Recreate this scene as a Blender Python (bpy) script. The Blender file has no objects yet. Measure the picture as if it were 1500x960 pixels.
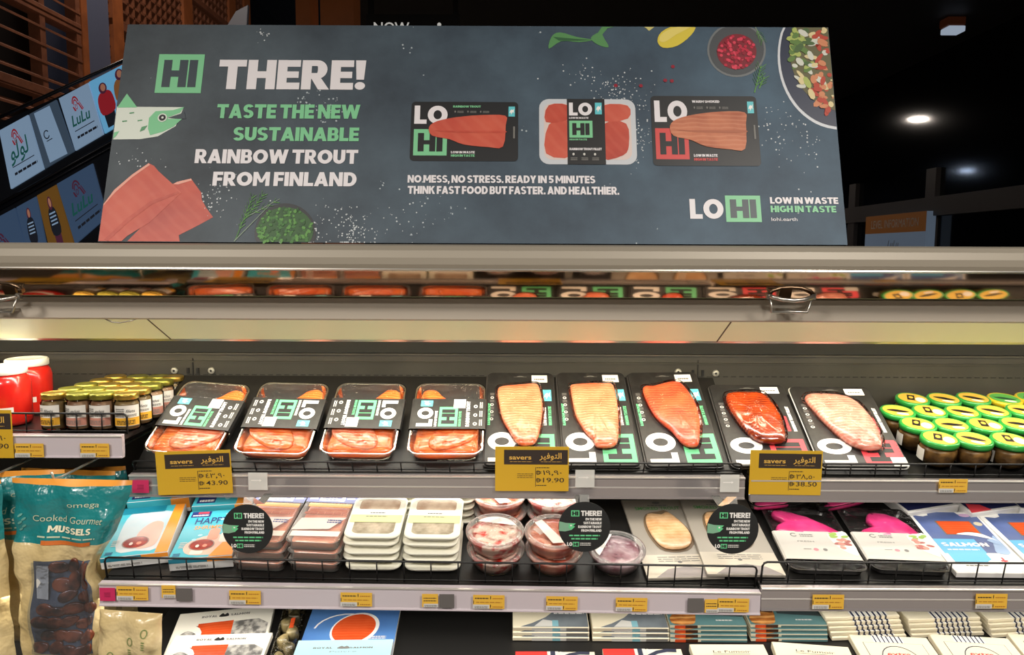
import bpy, math, random
from mathutils import Vector, Matrix, Euler
S = bpy.context.scene
C = S.collection
RND = random.Random(7)
PI = math.pi
# ------------------------------------------------------------------ camera
F = 1083.0
CAM = Vector((0, 0, 1.5))
PITCH = math.radians(5.8)
ROLL = math.radians(0.25)
RM = Euler((PI / 2 - PITCH, 0, 0)).to_matrix() @ Matrix.Rotation(ROLL, 3, 'Z')
cd = bpy.data.cameras.new('camera')
cd.sensor_width = 36.0
cd.lens = F / 1500 * 36
cd.clip_start = 0.02
cam = bpy.data.objects.new('camera', cd)
cam.matrix_world = Matrix.Translation(CAM) @ RM.to_4x4()
C.objects.link(cam)
S.camera = cam
S.view_settings.view_transform = 'Standard'
S.view_settings.look = 'None'
S.view_settings.exposure = 0.0
S.view_settings.gamma = 1.0
S.view_settings.use_curve_mapping = False
# ------------------------------------------------------------------ world and lamps
w = bpy.data.worlds.new('world')
S.world = w
w.use_nodes = True
w.node_tree.nodes['Background'].inputs[0].default_value = (1.0, 0.9, 0.78, 1)
w.node_tree.nodes['Background'].inputs[1].default_value = 0.035


def area(name, loc, rot, sx, sy, power, col, spread=180):
    l = bpy.data.lights.new(name, 'AREA')
    l.shape = 'RECTANGLE'
    l.size = sx
    l.size_y = sy
    l.energy = power
    l.color = col
    l.spread = math.radians(spread)
    o = bpy.data.objects.new(name, l)
    o.location = loc
    o.rotation_euler = rot
    C.objects.link(o)
    return o


WARM = (1.0, 0.95, 0.85)
CANOPY_W, SHELF_W, DECK_W, STORE_W = 5.6, 1.7, 2.0, 80.0
area('canopy_lamp', (0, 1.520, 1.5 - 0.206), (math.radians(14), 0, 0), 3.1, 0.03, CANOPY_W, WARM)
area('shelf_lamp', (0, 1.50, 1.5 - 0.500), (math.radians(-20), 0, 0), 2.9, 0.02, SHELF_W, WARM)
area('lower_shelf_lamp', (0, 1.372, 1.5 - 0.668), (math.radians(-10), 0, 0), 2.9, 0.02, DECK_W, WARM)
for lx, ly, pw in ((-1.7, -0.9, 1.0), (1.4, -0.5, 0.9), (0.1, -2.4, 1.2)):
    area('store_lamp', (lx, ly, 3.05), (0, 0, 0), 0.6, 0.6, STORE_W * pw, (1.0, 0.93, 0.84))

area('lattice_fill', (-2.3, 5.6, 5.2), (0, math.radians(-18), 0), 0.8, 1.6, 95.0, (1.0, 0.86, 0.72))  # added fill light, out of view, to brighten the wooden lattice

# ------------------------------------------------------------------ geometry helpers


def ray(px, py):
    return (RM @ Vector(((px - 750) / F, -(py - 480) / F, -1.0))).normalized()


class Frame:
    """a plane with its own axes: ex along, ey up the plane, ez its normal"""

    def __init__(s, o, ex, ey):
        s.o = Vector(o)
        s.ex = Vector(ex).normalized()
        ey = Vector(ey)
        s.ey = (ey - s.ex * ey.dot(s.ex)).normalized()
        s.ez = s.ex.cross(s.ey)
        s.vmin = -9.0

    def at(s, px, py, h=0.0):
        d = ray(px, py)
        p0 = s.o + s.ez * h
        t = (p0 - CAM).dot(s.ez) / d.dot(s.ez)
        r = CAM + d * t - p0
        return r.dot(s.ex), r.dot(s.ey)

    def m(s, u=0, v=0, h=0, rot=0):
        M = Matrix((s.ex, s.ey, s.ez)).transposed().to_4x4()
        M.translation = s.o + s.ex * u + s.ey * v + s.ez * h
        return M @ Matrix.Rotation(rot, 4, 'Z')


def fb(fr, front, back, h):
    """front and back centre of a pack's top face (height h above the plane): u, v, rotation, length"""
    a = Vector(fr.at(front[0], front[1], h))
    b = Vector(fr.at(back[0], back[1], h))
    if a.y < fr.vmin:                      # keep clear of the wire guard
        a = a.lerp(b, (fr.vmin - a.y) / (b.y - a.y))
    d = b - a
    return a.x, a.y, math.atan2(-d.x, d.y), d.length


def rrect(x0, x1, y0, y1, r, n=5):
    pts = []
    for cx, cy, a0 in ((x1 - r, y1 - r, 0), (x0 + r, y1 - r, 90), (x0 + r, y0 + r, 180), (x1 - r, y0 + r, 270)):
        for i in range(n + 1):
            a = math.radians(a0 + 90 * i / n)
            pts.append((cx + r * math.cos(a), cy + r * math.sin(a)))
    return pts


class MB:
    def __init__(s):
        s.v, s.f, s.mi, s.sm, s.mats = [], [], [], [], []

    def add(s, verts, faces, mat, smooth=False):
        if mat not in s.mats:
            s.mats.append(mat)
        k = s.mats.index(mat)
        b = len(s.v)
        s.v += [tuple(p) for p in verts]
        for f in faces:
            s.f.append([b + i for i in f])
            s.mi.append(k)
            s.sm.append(smooth)
        return s

    def box(s, x0, x1, y0, y1, z0, z1, mat, bev=0.0):
        if bev:
            return s.prism([(x0, y0), (x1, y0), (x1, y1), (x0, y1)], z0, z1, mat, bev)
        v = [(x, y, z) for z in (z0, z1) for x, y in ((x0, y0), (x1, y0), (x1, y1), (x0, y1))]
        return s.add(v, [(3, 2, 1, 0), (4, 5, 6, 7), (0, 1, 5, 4), (1, 2, 6, 5), (2, 3, 7, 6), (3, 0, 4, 7)], mat)

    def rings(s, rings, mat, smooth=True, cap0=True, cap1=True, close=True):
        n = len(rings[0])
        v = [p for r in rings for p in r]
        f = []
        for k in range(len(rings) - 1):
            for i in range(n if close else n - 1):
                j = (i + 1) % n
                f.append((k * n + i, k * n + j, (k + 1) * n + j, (k + 1) * n + i))
        if cap0:
            f.append(tuple(reversed(range(n))))
        if cap1:
            f.append(tuple((len(rings) - 1) * n + i for i in range(n)))
        return s.add(v, f, mat, smooth)

    def levels(s, outline, lv, mat, smooth=False, cap0=True, cap1=True):
        """outline swept through (inset, z) levels"""
        xs = [p[0] for p in outline]
        ys = [p[1] for p in outline]
        cx, cy = (min(xs) + max(xs)) / 2, (min(ys) + max(ys)) / 2
        hx, hy = (max(xs) - min(xs)) / 2, (max(ys) - min(ys)) / 2
        R = []
        for ins, z in lv:
            kx, ky = 1 - ins / hx, 1 - ins / hy
            R.append([(cx + (x - cx) * kx, cy + (y - cy) * ky, z) for x, y in outline])
        return s.rings(R, mat, smooth, cap0, cap1)

    def prism(s, outline, z0, z1, mat, bev=0.0, smooth=False):
        if bev:
            return s.levels(outline, [(bev, z0), (0, z0 + bev), (0, z1 - bev), (bev, z1)], mat, smooth)
        return s.levels(outline, [(0, z0), (0, z1)], mat, smooth)

    def lathe(s, prof, mat, n=24, cx=0, cy=0, smooth=True, cap0=True, cap1=True):
        R = [[(cx + r * math.cos(2 * PI * i / n), cy + r * math.sin(2 * PI * i / n), z) for i in range(n)] for r, z in prof]
        return s.rings(R, mat, smooth, cap0, cap1)

    def arcband(s, r, z0, z1, a0, a1, mat, n=14):
        v, f = [], []
        for i in range(n + 1):
            a = math.radians(a0 + (a1 - a0) * i / n)
            v += [(r * math.cos(a), r * math.sin(a), z0), (r * math.cos(a), r * math.sin(a), z1)]
        for i in range(n):
            f.append((2 * i, 2 * i + 2, 2 * i + 3, 2 * i + 1))
        return s.add(v, f, mat, True)

    def tube(s, pts, r, mat, n=7):
        pts = [Vector(p) for p in pts]
        R = []
        up = Vector((0.13, 0.31, 0.94))
        for i, p in enumerate(pts):
            d = (pts[min(i + 1, len(pts) - 1)] - pts[max(i - 1, 0)]).normalized()
            a = d.cross(up)
            if a.length < 0.1:
                a = d.cross(Vector((1, 0, 0)))
            a.normalize()
            b = d.cross(a)
            R.append([p + a * (r * math.cos(2 * PI * k / n)) + b * (r * math.sin(2 * PI * k / n)) for k in range(n)])
        return s.rings(R, mat, True)

    def slab(s, outline, h, mat, z0=0.0, dome=0.75, bump=0.0, seed=1):
        """soft slab of flesh: outline drawn in towards a domed top"""
        rr = random.Random(seed)
        n = len(outline)
        cx = sum(p[0] for p in outline) / n
        cy = sum(p[1] for p in outline) / n
        R = []
        for k, z in ((0.96, 0), (1.0, .35), (.985, .7), (.93, .92), (.78, 1.0), (.5, 1.06), (.2, 1.08)):
            R.append([(cx + (x - cx) * k, cy + (y - cy) * k, z0 + h * z + (rr.uniform(-bump, bump) if z > .8 else 0)) for x, y in outline])
        return s.rings(R, mat, True)

    def build(s, name, parent=None):
        me = bpy.data.meshes.new(name)
        me.from_pydata(s.v, [], s.f)
        for m in s.mats:
            me.materials.append(m)
        me.polygons.foreach_set('material_index', s.mi)
        me.polygons.foreach_set('use_smooth', s.sm)
        me.update()
        o = bpy.data.objects.new(name, me)
        C.objects.link(o)
        if parent:
            o.parent = parent
        return o


def subdiv(pts, n=3):
    """round off a closed outline (Catmull-Rom)"""
    out = []
    k = len(pts)
    for i in range(k):
        p0, p1, p2, p3 = (Vector(pts[(i + j - 1) % k]) for j in range(4))
        for q in range(n):
            t = q / n
            out.append(tuple(0.5 * ((2 * p1) + (p2 - p0) * t + (2 * p0 - 5 * p1 + 4 * p2 - p3) * t * t + (3 * p1 - p0 - 3 * p2 + p3) * t ** 3)))
    return out


def tag(o, label, cat, group=None):
    o['label'] = label
    o['category'] = cat
    if group:
        o['group'] = group
    return o


def thing(name, M, label, cat, group=None):
    o = bpy.data.objects.new(name, None)
    o.empty_display_size = 0.02
    o.matrix_world = M
    C.objects.link(o)
    return tag(o, label, cat, group)


def struct(o):
    o['kind'] = 'structure'
    return o


def dup(root, M, label, group=None):
    r = root.copy()
    C.objects.link(r)
    r.matrix_world = M
    r['label'] = label
    if group:
        r['group'] = group
    for ch in list(root.children):
        c = ch.copy()
        C.objects.link(c)
        c.parent = r
        for g in list(ch.children):
            d = g.copy()
            C.objects.link(d)
            d.parent = c
    return r


# ------------------------------------------------------------------ materials
def lin(c):
    return c / 12.92 if c <= 0.04045 else ((c + 0.055) / 1.055) ** 2.4


def rgb(r, g, b):
    return (lin(r / 255), lin(g / 255), lin(b / 255), 1)


MATS = {}


def mat(name, col, rough=0.5, metal=0.0, spec=0.5, noise=None, bump=None, emit=None, coat=0.0):
    """noise = (other colour, scale, contrast low, contrast high); bump = (scale, strength)"""
    if name in MATS:
        return MATS[name]
    m = bpy.data.materials.new(name)
    m.use_nodes = True
    nt = m.node_tree
    b = nt.nodes['Principled BSDF']
    b.inputs['Base Color'].default_value = rgb(*col)
    b.inputs['Roughness'].default_value = rough
    b.inputs['Metallic'].default_value = metal
    b.inputs['Specular IOR Level'].default_value = spec
    b.inputs['Coat Weight'].default_value = coat
    b.inputs['Coat Roughness'].default_value = 0.06
    if noise or bump:
        tc = nt.nodes.new('ShaderNodeTexCoord')
    if noise:
        nz = nt.nodes.new('ShaderNodeTexNoise')
        nz.inputs['Scale'].default_value = noise[1]
        nz.inputs['Detail'].default_value = 6
        nt.links.new(tc.outputs['Object'], nz.inputs['Vector'])
        rp = nt.nodes.new('ShaderNodeValToRGB')
        rp.color_ramp.elements[0].position = noise[2]
        rp.color_ramp.elements[1].position = noise[3]
        rp.color_ramp.elements[0].color = rgb(*col)
        rp.color_ramp.elements[1].color = rgb(*noise[0])
        nt.links.new(nz.outputs['Fac'], rp.inputs['Fac'])
        nt.links.new(rp.outputs['Color'], b.inputs['Base Color'])
    if bump:
        n2 = nt.nodes.new('ShaderNodeTexNoise')
        n2.inputs['Scale'].default_value = bump[0]
        n2.inputs['Detail'].default_value = 3
        nt.links.new(tc.outputs['Object'], n2.inputs['Vector'])
        bp = nt.nodes.new('ShaderNodeBump')
        bp.inputs['Strength'].default_value = bump[1]
        bp.inputs['Distance'].default_value = 0.01
        nt.links.new(n2.outputs['Fac'], bp.inputs['Height'])
        nt.links.new(bp.outputs['Normal'], b.inputs['Normal'])
    if emit:
        b.inputs['Emission Color'].default_value = rgb(*col)
        b.inputs['Emission Strength'].default_value = emit
    MATS[name] = m
    return m


def clear(name, col=(255, 255, 255), gloss=0.16, rough=0.06, bump=None, haze=0.0):
    m = bpy.data.materials.new(name)
    m.use_nodes = True
    nt = m.node_tree
    nt.nodes.clear()
    out = nt.nodes.new('ShaderNodeOutputMaterial')
    tr = nt.nodes.new('ShaderNodeBsdfTransparent')
    tr.inputs[0].default_value = rgb(*col)
    gl = nt.nodes.new('ShaderNodeBsdfGlossy')
    gl.inputs['Roughness'].default_value = rough
    mx = nt.nodes.new('ShaderNodeMixShader')
    lw = nt.nodes.new('ShaderNodeLayerWeight')
    lw.inputs['Blend'].default_value = gloss
    first = tr
    if haze:
        df = nt.nodes.new('ShaderNodeBsdfDiffuse')
        df.inputs[0].default_value = rgb(235, 235, 230)
        hz = nt.nodes.new('ShaderNodeMixShader')
        hz.inputs[0].default_value = haze
        nt.links.new(tr.outputs[0], hz.inputs[1])
        nt.links.new(df.outputs[0], hz.inputs[2])
        first = hz
    nt.links.new(lw.outputs['Facing' if False else 'Fresnel'], mx.inputs[0])
    nt.links.new(first.outputs[0], mx.inputs[1])
    nt.links.new(gl.outputs[0], mx.inputs[2])
    if bump:
        tc = nt.nodes.new('ShaderNodeTexCoord')
        nz = nt.nodes.new('ShaderNodeTexNoise')
        nz.inputs['Scale'].default_value = bump[0]
        nt.links.new(tc.outputs['Object'], nz.inputs['Vector'])
        bp = nt.nodes.new('ShaderNodeBump')
        bp.inputs['Strength'].default_value = bump[1]
        bp.inputs['Distance'].default_value = 0.01
        nt.links.new(nz.outputs['Fac'], bp.inputs['Height'])
        nt.links.new(bp.outputs['Normal'], gl.inputs['Normal'])
        nt.links.new(bp.outputs['Normal'], lw.inputs['Normal'])
    nt.links.new(mx.outputs[0], out.inputs[0])
    return m


def flesh(name, c1, c2, c3, scale=28, rough=0.28, stripe=42, coat=0.4, sf=0.55, dirn='Y'):
    """fish flesh: blotches plus fine fat lines"""
    m = bpy.data.materials.new(name)
    m.use_nodes = True
    nt = m.node_tree
    b = nt.nodes['Principled BSDF']
    tc = nt.nodes.new('ShaderNodeTexCoord')
    nz = nt.nodes.new('ShaderNodeTexNoise')
    nz.inputs['Scale'].default_value = scale
    nz.inputs['Detail'].default_value = 4
    nt.links.new(tc.outputs['Object'], nz.inputs['Vector'])
    rp = nt.nodes.new('ShaderNodeValToRGB')
    rp.color_ramp.elements[0].position = 0.36
    rp.color_ramp.elements[1].position = 0.66
    rp.color_ramp.elements[0].color = rgb(*c1)
    rp.color_ramp.elements[1].color = rgb(*c2)
    nt.links.new(nz.outputs['Fac'], rp.inputs['Fac'])
    wv = nt.nodes.new('ShaderNodeTexWave')
    wv.wave_type = 'BANDS'
    wv.bands_direction = dirn
    wv.inputs['Scale'].default_value = stripe
    wv.inputs['Distortion'].default_value = 4
    wv.inputs['Detail'].default_value = 2
    wv.inputs['Detail Scale'].default_value = 0.6
    nt.links.new(tc.outputs['Object'], wv.inputs['Vector'])
    r2 = nt.nodes.new('ShaderNodeValToRGB')
    r2.color_ramp.elements[0].position = 0.45
    r2.color_ramp.elements[1].position = 1.0
    r2.color_ramp.elements[0].color = (0, 0, 0, 1)
    r2.color_ramp.elements[1].color = (sf, sf, sf, 1)
    nt.links.new(wv.outputs['Fac'], r2.inputs['Fac'])
    mx = nt.nodes.new('ShaderNodeMixRGB')
    mx.inputs['Color2'].default_value = rgb(*c3)
    nt.links.new(r2.outputs['Color'], mx.inputs['Fac'])
    nt.links.new(rp.outputs['Color'], mx.inputs['Color1'])
    nt.links.new(mx.outputs['Color'], b.inputs['Base Color'])
    b.inputs['Roughness'].default_value = rough
    b.inputs['Coat Weight'].default_value = coat
    b.inputs['Coat Roughness'].default_value = 0.12
    bp = nt.nodes.new('ShaderNodeBump')
    bp.inputs['Strength'].default_value = 0.35
    bp.inputs['Distance'].default_value = 0.004
    nt.links.new(nz.outputs['Fac'], bp.inputs['Height'])
    nt.links.new(bp.outputs['Normal'], b.inputs['Normal'])
    MATS[name] = m
    return m


def slate():
    """dark blue-grey worktop print with pale flecks of salt"""
    m = bpy.data.materials.new('slate_print')
    m.use_nodes = True
    nt = m.node_tree
    b = nt.nodes['Principled BSDF']
    b.inputs['Roughness'].default_value = 0.55
    tc = nt.nodes.new('ShaderNodeTexCoord')
    sep = nt.nodes.new('ShaderNodeSeparateXYZ')
    nt.links.new(tc.outputs['Object'], sep.inputs[0])
    g = nt.nodes.new('ShaderNodeMapRange')
    g.inputs['From Min'].default_value = -0.7
    g.inputs['From Max'].default_value = 0.5
    nt.links.new(sep.outputs['X'], g.inputs['Value'])
    n1 = nt.nodes.new('ShaderNodeTexNoise')
    n1.inputs['Scale'].default_value = 4.5
    n1.inputs['Detail'].default_value = 7
    n1.inputs['Roughness'].default_value = 0.62
    nt.links.new(tc.outputs['Object'], n1.inputs['Vector'])
    a1 = nt.nodes.new('ShaderNodeValToRGB')
    a1.color_ramp.elements[0].color = rgb(44, 51, 58)
    a1.color_ramp.elements[1].color = rgb(76, 86, 93)
    a2 = nt.nodes.new('ShaderNodeValToRGB')
    a2.color_ramp.elements[0].color = rgb(42, 62, 80)
    a2.color_ramp.elements[1].color = rgb(70, 96, 116)
    for a in (a1, a2):
        a.color_ramp.elements[0].position = 0.33
        a.color_ramp.elements[1].position = 0.70
        nt.links.new(n1.outputs['Fac'], a.inputs['Fac'])
    mx = nt.nodes.new('ShaderNodeMixRGB')
    nt.links.new(g.outputs[0], mx.inputs['Fac'])
    nt.links.new(a1.outputs['Color'], mx.inputs['Color1'])
    nt.links.new(a2.outputs['Color'], mx.inputs['Color2'])
    vo = nt.nodes.new('ShaderNodeTexVoronoi')
    vo.inputs['Scale'].default_value = 130
    nt.links.new(tc.outputs['Object'], vo.inputs['Vector'])
    lt = nt.nodes.new('ShaderNodeMath')
    lt.operation = 'LESS_THAN'
    lt.inputs[1].default_value = 0.25
    nt.links.new(vo.outputs['Distance'], lt.inputs[0])
    n2 = nt.nodes.new('ShaderNodeTexNoise')
    n2.inputs['Scale'].default_value = 6
    n2.inputs['Detail'].default_value = 5
    n2.inputs['Roughness'].default_value = 0.7
    nt.links.new(tc.outputs['Object'], n2.inputs['Vector'])
    gt = nt.nodes.new('ShaderNodeMath')
    gt.operation = 'GREATER_THAN'
    gt.inputs[1].default_value = 0.605
    nt.links.new(n2.outputs['Fac'], gt.inputs[0])
    ml = nt.nodes.new('ShaderNodeMath')
    ml.operation = 'MULTIPLY'
    nt.links.new(lt.outputs[0], ml.inputs[0])
    nt.links.new(gt.outputs[0], ml.inputs[1])
    m2 = nt.nodes.new('ShaderNodeMixRGB')
    m2.inputs['Color2'].default_value = rgb(170, 180, 186)
    nt.links.new(ml.outputs[0], m2.inputs['Fac'])
    nt.links.new(mx.outputs['Color'], m2.inputs['Color1'])
    nt.links.new(m2.outputs['Color'], b.inputs['Base Color'])
    return m


WHITE = mat('white_print', (238, 236, 232), 0.45)
BLACK = mat('black_print', (30, 29, 29), 0.42, noise=((40, 39, 38), 60, 0.4, 0.6))
INK = mat('black_ink', (22, 22, 22), 0.5)
MINT = mat('mint_green_print', (104, 205, 143), 0.45)
LEAF = mat('leaf_green_print', (132, 196, 146), 0.45)
CORAL = mat('coral_red_print', (232, 72, 82), 0.45)
CYAN = mat('cyan_print', (96, 195, 205), 0.4)
GREY = mat('mid_grey_print', (120, 118, 114), 0.5)
PALE = mat('pale_grey_print', (205, 203, 198), 0.45)
PET = clear('clear_plastic', gloss=0.26, rough=0.10, haze=0.05)
PETW = clear('clear_wrinkled_film', gloss=0.20, rough=0.12, bump=(55, 1.0))
PETR = clear('clear_rim', gloss=0.34, rough=0.12, haze=0.06)
HAZY = clear('frosted_plastic', gloss=0.14, rough=0.15, haze=0.55)
GLASS = clear('jar_glass', (245, 246, 240), gloss=0.2, rough=0.03)
SAL1 = flesh('orange_salmon', (244, 118, 46), (234, 88, 28), (252, 164, 98))
SAL2 = flesh('pale_salmon', (246, 138, 96), (236, 108, 66), (254, 184, 146))
SAL3 = flesh('red_salmon', (222, 62, 34), (236, 96, 54), (246, 130, 90))
SALG = flesh('glazed_salmon', (172, 60, 18), (112, 28, 10), (196, 92, 40), rough=0.15, coat=1.0)
SALH = flesh('smoked_pink_fish', (232, 150, 128), (206, 112, 92), (244, 186, 166), scale=50, stripe=40)
# ------------------------------------------------------------------ lettering
T_, S_ = 0.28, 0.23


def _r(*a):
    return ('r',) + a


def _a(*a):
    return ('a',) + a


def _p(*a):
    return ('p', a)


GL = {
    'A': (.92, [_p((0, 0), (.28, 0), (.6, 1), (.32, 1)), _p((.92, 0), (.64, 0), (.32, 1), (.6, 1)), _p((.18, .17), (.74, .17), (.68, .38), (.24, .38))]),
    'B': (.76, [_r(0, 0, T_, 1), _r(0, .8, .44, 1), _r(0, .41, .46, .59), _r(0, 0, .46, .2), _a(.44, .705, .28, .295, -90, 90, .27, .2), _a(.46, .295, .3, .295, -90, 90, .28, .2)]),
    'C': (.82, [_a(.48, .5, .48, .5, 50, 310, .29, .24)]),
    'D': (.84, [_r(0, 0, T_, 1), _r(0, 0, .38, S_), _r(0, 1 - S_, .38, 1), _a(.38, .5, .46, .5, -90, 90, .28, .23)]),
    'E': (.66, [_r(0, 0, T_, 1), _r(0, 0, .66, S_), _r(0, .39, .62, .61), _r(0, 1 - S_, .66, 1)]),
    'F': (.64, [_r(0, 0, T_, 1), _r(0, .36, .6, .58), _r(0, 1 - S_, .64, 1)]),
    'G': (.92, [_a(.48, .5, .48, .5, 45, 345, .29, .24), _r(.5, .34, .92, .54), _r(.66, .12, .92, .5)]),
    'H': (.82, [_r(0, 0, T_, 1), _r(.82 - T_, 0, .82, 1), _r(0, .38, .82, .61)]),
    'I': (T_, [_r(0, 0, T_, 1)]),
    'K': (.86, [_r(0, 0, T_, 1), _p((.2, .42), (.2, .6), (.52, 1), (.85, 1), (.45, .52)), _p((.3, .6), (.5, .66), (.88, 0), (.55, 0))]),
    'L': (.62, [_r(0, 0, T_, 1), _r(0, 0, .62, S_)]),
    'M': (1.06, [_r(0, 0, .26, 1), _r(.8, 0, 1.06, 1), _p((0, 1), (.28, 1), (.62, .25), (.44, .25)), _p((1.06, 1), (.78, 1), (.44, .25), (.62, .25))]),
    'N': (.86, [_r(0, 0, .26, 1), _r(.6, 0, .86, 1), _p((0, 1), (.28, 1), (.86, 0), (.58, 0))]),
    'O': (1.0, [_a(.5, .5, .5, .5, 0, 360, .29, .25)]),
    'P': (.74, [_r(0, 0, T_, 1), _r(0, .8, .44, 1), _r(0, .32, .44, .52), _a(.44, .66, .3, .34, -90, 90, .28, .2)]),
    'R': (.8, [_r(0, 0, T_, 1), _r(0, .8, .44, 1), _r(0, .36, .44, .56), _a(.44, .68, .3, .32, -90, 90, .28, .2), _p((.26, .42), (.52, .46), (.82, 0), (.5, 0))]),
    'S': (.74, [_a(.37, .705, .36, .295, 25, 270, .27, .2), _a(.37, .295, .37, .295, -155, 90, .27, .2)]),
    'T': (.8, [_r(0, 1 - S_, .8, 1), _r(.26, 0, .54, 1)]),
    'U': (.8, [_r(0, .38, T_, 1), _r(.8 - T_, .38, .8, 1), _a(.4, .38, .4, .38, 180, 360, T_, .24)]),
    'V': (.9, [_p((0, 1), (.29, 1), (.6, 0), (.31, 0)), _p((.9, 1), (.61, 1), (.31, 0), (.6, 0))]),
    'W': (1.3, [_p((0, 1), (.28, 1), (.5, 0), (.22, 0)), _p((.22, 0), (.5, 0), (.77, 1), (.53, 1)), _p((.8, 0), (1.08, 0), (.77, 1), (.53, 1)), _p((.8, 0), (1.08, 0), (1.3, 1), (1.02, 1))]),
    'X': (.9, [_p((0, 0), (.32, 0), (.88, 1), (.56, 1)), _p((.58, 0), (.9, 0), (.34, 1), (.02, 1))]),
    'Y': (.86, [_p((0, 1), (.3, 1), (.57, .38), (.29, .38)), _p((.86, 1), (.56, 1), (.29, .38), (.57, .38)), _r(.29, 0, .57, .45)]),
    '5': (.7, [_r(.05, .78, .66, 1), _r(.05, .45, .3, 1), _a(.34, .33, .36, .33, -150, 100, .27, .2)]),
    '!': (.3, [_p((.04, .34), (.26, .34), (.3, 1), (0, 1)), _a(.15, .13, .15, .13, 0, 360, .149, .129)]),
    '.': (.24, [_r(0, 0, .24, .23)]),
    ',': (.24, [_r(0, 0, .24, .23), _p((.06, 0), (.24, 0), (.14, -.18), (0, -.18))]),
    "'": (.2, [_r(0, .62, .2, 1)]),
    ' ': (.16, []),
}
GAP = .05
_TXT = {}


def textmesh(t, off):
    k = (t, off)
    if k not in _TXT:
        c = bpy.data.curves.new('lettering', 'FONT')
        c.body = t
        c.offset = off
        c.resolution_u = 3
        o = bpy.data.objects.new('lettering', c)
        C.objects.link(o)
        ev = o.evaluated_get(bpy.context.evaluated_depsgraph_get())
        me = ev.to_mesh()
        vs = [(v.co.x, v.co.y) for v in me.vertices]
        fs = [tuple(p.vertices) for p in me.polygons]
        ev.to_mesh_clear()
        bpy.data.objects.remove(o)
        bpy.data.curves.remove(c)
        _TXT[k] = (vs, fs)
    return _TXT[k]


class Art:
    """print laid on a surface: fn(x, y, lift) gives the 3D point"""
    LIFT = 0.00022
    K = 0

    def __init__(s, mb, fn):
        s.mb, s.fn = mb, fn

    def rot(s, ang, ox=0, oy=0):
        ca, sa = math.cos(ang), math.sin(ang)
        return Art(s.mb, lambda x, y, z: s.fn(ox + x * ca - y * sa, oy + x * sa + y * ca, z))

    def poly(s, pts, m, l=1):
        l += s.jog()
        s.mb.add([s.fn(x, y, l * s.LIFT) for x, y in pts], [tuple(range(len(pts)))], m)

    def jog(s):
        # overlapping strokes never share one plane exactly
        Art.K = (Art.K + 1) % 20
        return Art.K * .03

    def rect(s, x0, y0, x1, y1, m, l=1):
        s.poly([(x0, y0), (x1, y0), (x1, y1), (x0, y1)], m, l)

    def rr(s, x0, y0, x1, y1, r, m, l=1):
        s.poly(rrect(x0, x1, y0, y1, r), m, l)

    def ell(s, cx, cy, rx, ry, m, l=1, n=28, rot=0.0):
        ca, sa = math.cos(rot), math.sin(rot)
        s.poly([(cx + rx * math.cos(a) * ca - ry * math.sin(a) * sa, cy + rx * math.cos(a) * sa + ry * math.sin(a) * ca) for a in (2 * PI * i / n for i in range(n))], m, l)

    def arc(s, cx, cy, rx, ry, a0, a1, tx, ty, m, l=1, sk=None):
        n = max(5, int(abs(a1 - a0) / 14))
        l += s.jog()
        v, f = [], []
        for i in range(n + 1):
            a = math.radians(a0 + (a1 - a0) * i / n)
            for kx, ky in ((rx, ry), (rx - tx, ry - ty)):
                x, y = cx + kx * math.cos(a), cy + ky * math.sin(a)
                if sk:
                    x, y = sk(x, y)
                v.append(s.fn(x, y, l * s.LIFT))
        for i in range(n):
            f.append((2 * i, 2 * i + 2, 2 * i + 3, 2 * i + 1))
        s.mb.add(v, f, m)

    def heavy(s, t, x, y, h, m, l=1, al='l', width=None, slant=0.0, kx=1.0):
        tot = sum(GL[c][0] + GAP for c in t) - GAP
        if width:
            kx = width / (tot * h)
        x0 = x - {'l': 0, 'c': .5, 'r': 1}[al] * tot * h * kx
        for c in t:
            wd, prims = GL[c]
            def sk(px, py, x0=x0):
                return x0 + (px * kx + py * slant) * h, y + py * h
            for p in prims:
                if p[0] == 'r':
                    s.poly([sk(p[1], p[2]), sk(p[3], p[2]), sk(p[3], p[4]), sk(p[1], p[4])], m, l)
                elif p[0] == 'p':
                    s.poly([sk(*q) for q in p[1]], m, l)
                else:
                    s.arc(*p[1:], m, l, sk)
            x0 += (wd + GAP) * h * kx

    def txt(s, t, x, y, h, m, l=1, al='l', width=None, off=0.0, slant=0.0):
        vs, fs = textmesh(t, off)
        if not vs:
            return
        xs = [p[0] for p in vs]
        a, b = min(xs), max(xs)
        k = h / 0.73
        kx = width / (b - a) if width else k
        x0 = x - {'l': 0, 'c': .5, 'r': 1}[al] * (b - a) * kx
        s.mb.add([s.fn(x0 + (px - a) * kx + py * k * slant, y + py * k, l * s.LIFT) for px, py in vs], fs, m)

    def lines(s, x0, y0, x1, y1, n, m, l=1, fill=.55, seed=3):
        """rows of print too small to read, as broken bars"""
        rr = random.Random(seed)
        dy = (y1 - y0) / n
        for i in range(n):
            x = x0
            while x < x1 - 1e-6:
                w_ = min(rr.uniform(.08, .26) * (x1 - x0), x1 - x)
                s.rect(x, y0 + i * dy, x + w_, y0 + (i + fill) * dy, m, l)
                x += w_ + .03 * (x1 - x0)

    def hibox(s, x0, y0, x1, y1, m, ink, l=1):
        s.rect(x0, y0, x1, y1, m, l)
        W, H = x1 - x0, y1 - y0
        s.heavy('HI', x0 + .13 * W, y0 + .15 * H, .70 * H, ink, l + 1, width=.74 * W)

    def fishmark(s, x0, y0, x1, y1, l=1):
        """cyan eco label with a white fish tick"""
        s.rect(x0, y0, x1, y1, CYAN, l)
        W, H = x1 - x0, y1 - y0
        q = [(.12, .34), (.3, .62), (.52, .7), (.72, .62), (.9, .8), (.82, .5), (.9, .3), (.7, .45), (.5, .3), (.42, .16), (.34, .4)]
        s.poly([(x0 + a * W, y0 + b * H) for a, b in q], WHITE, l + 1)


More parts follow.
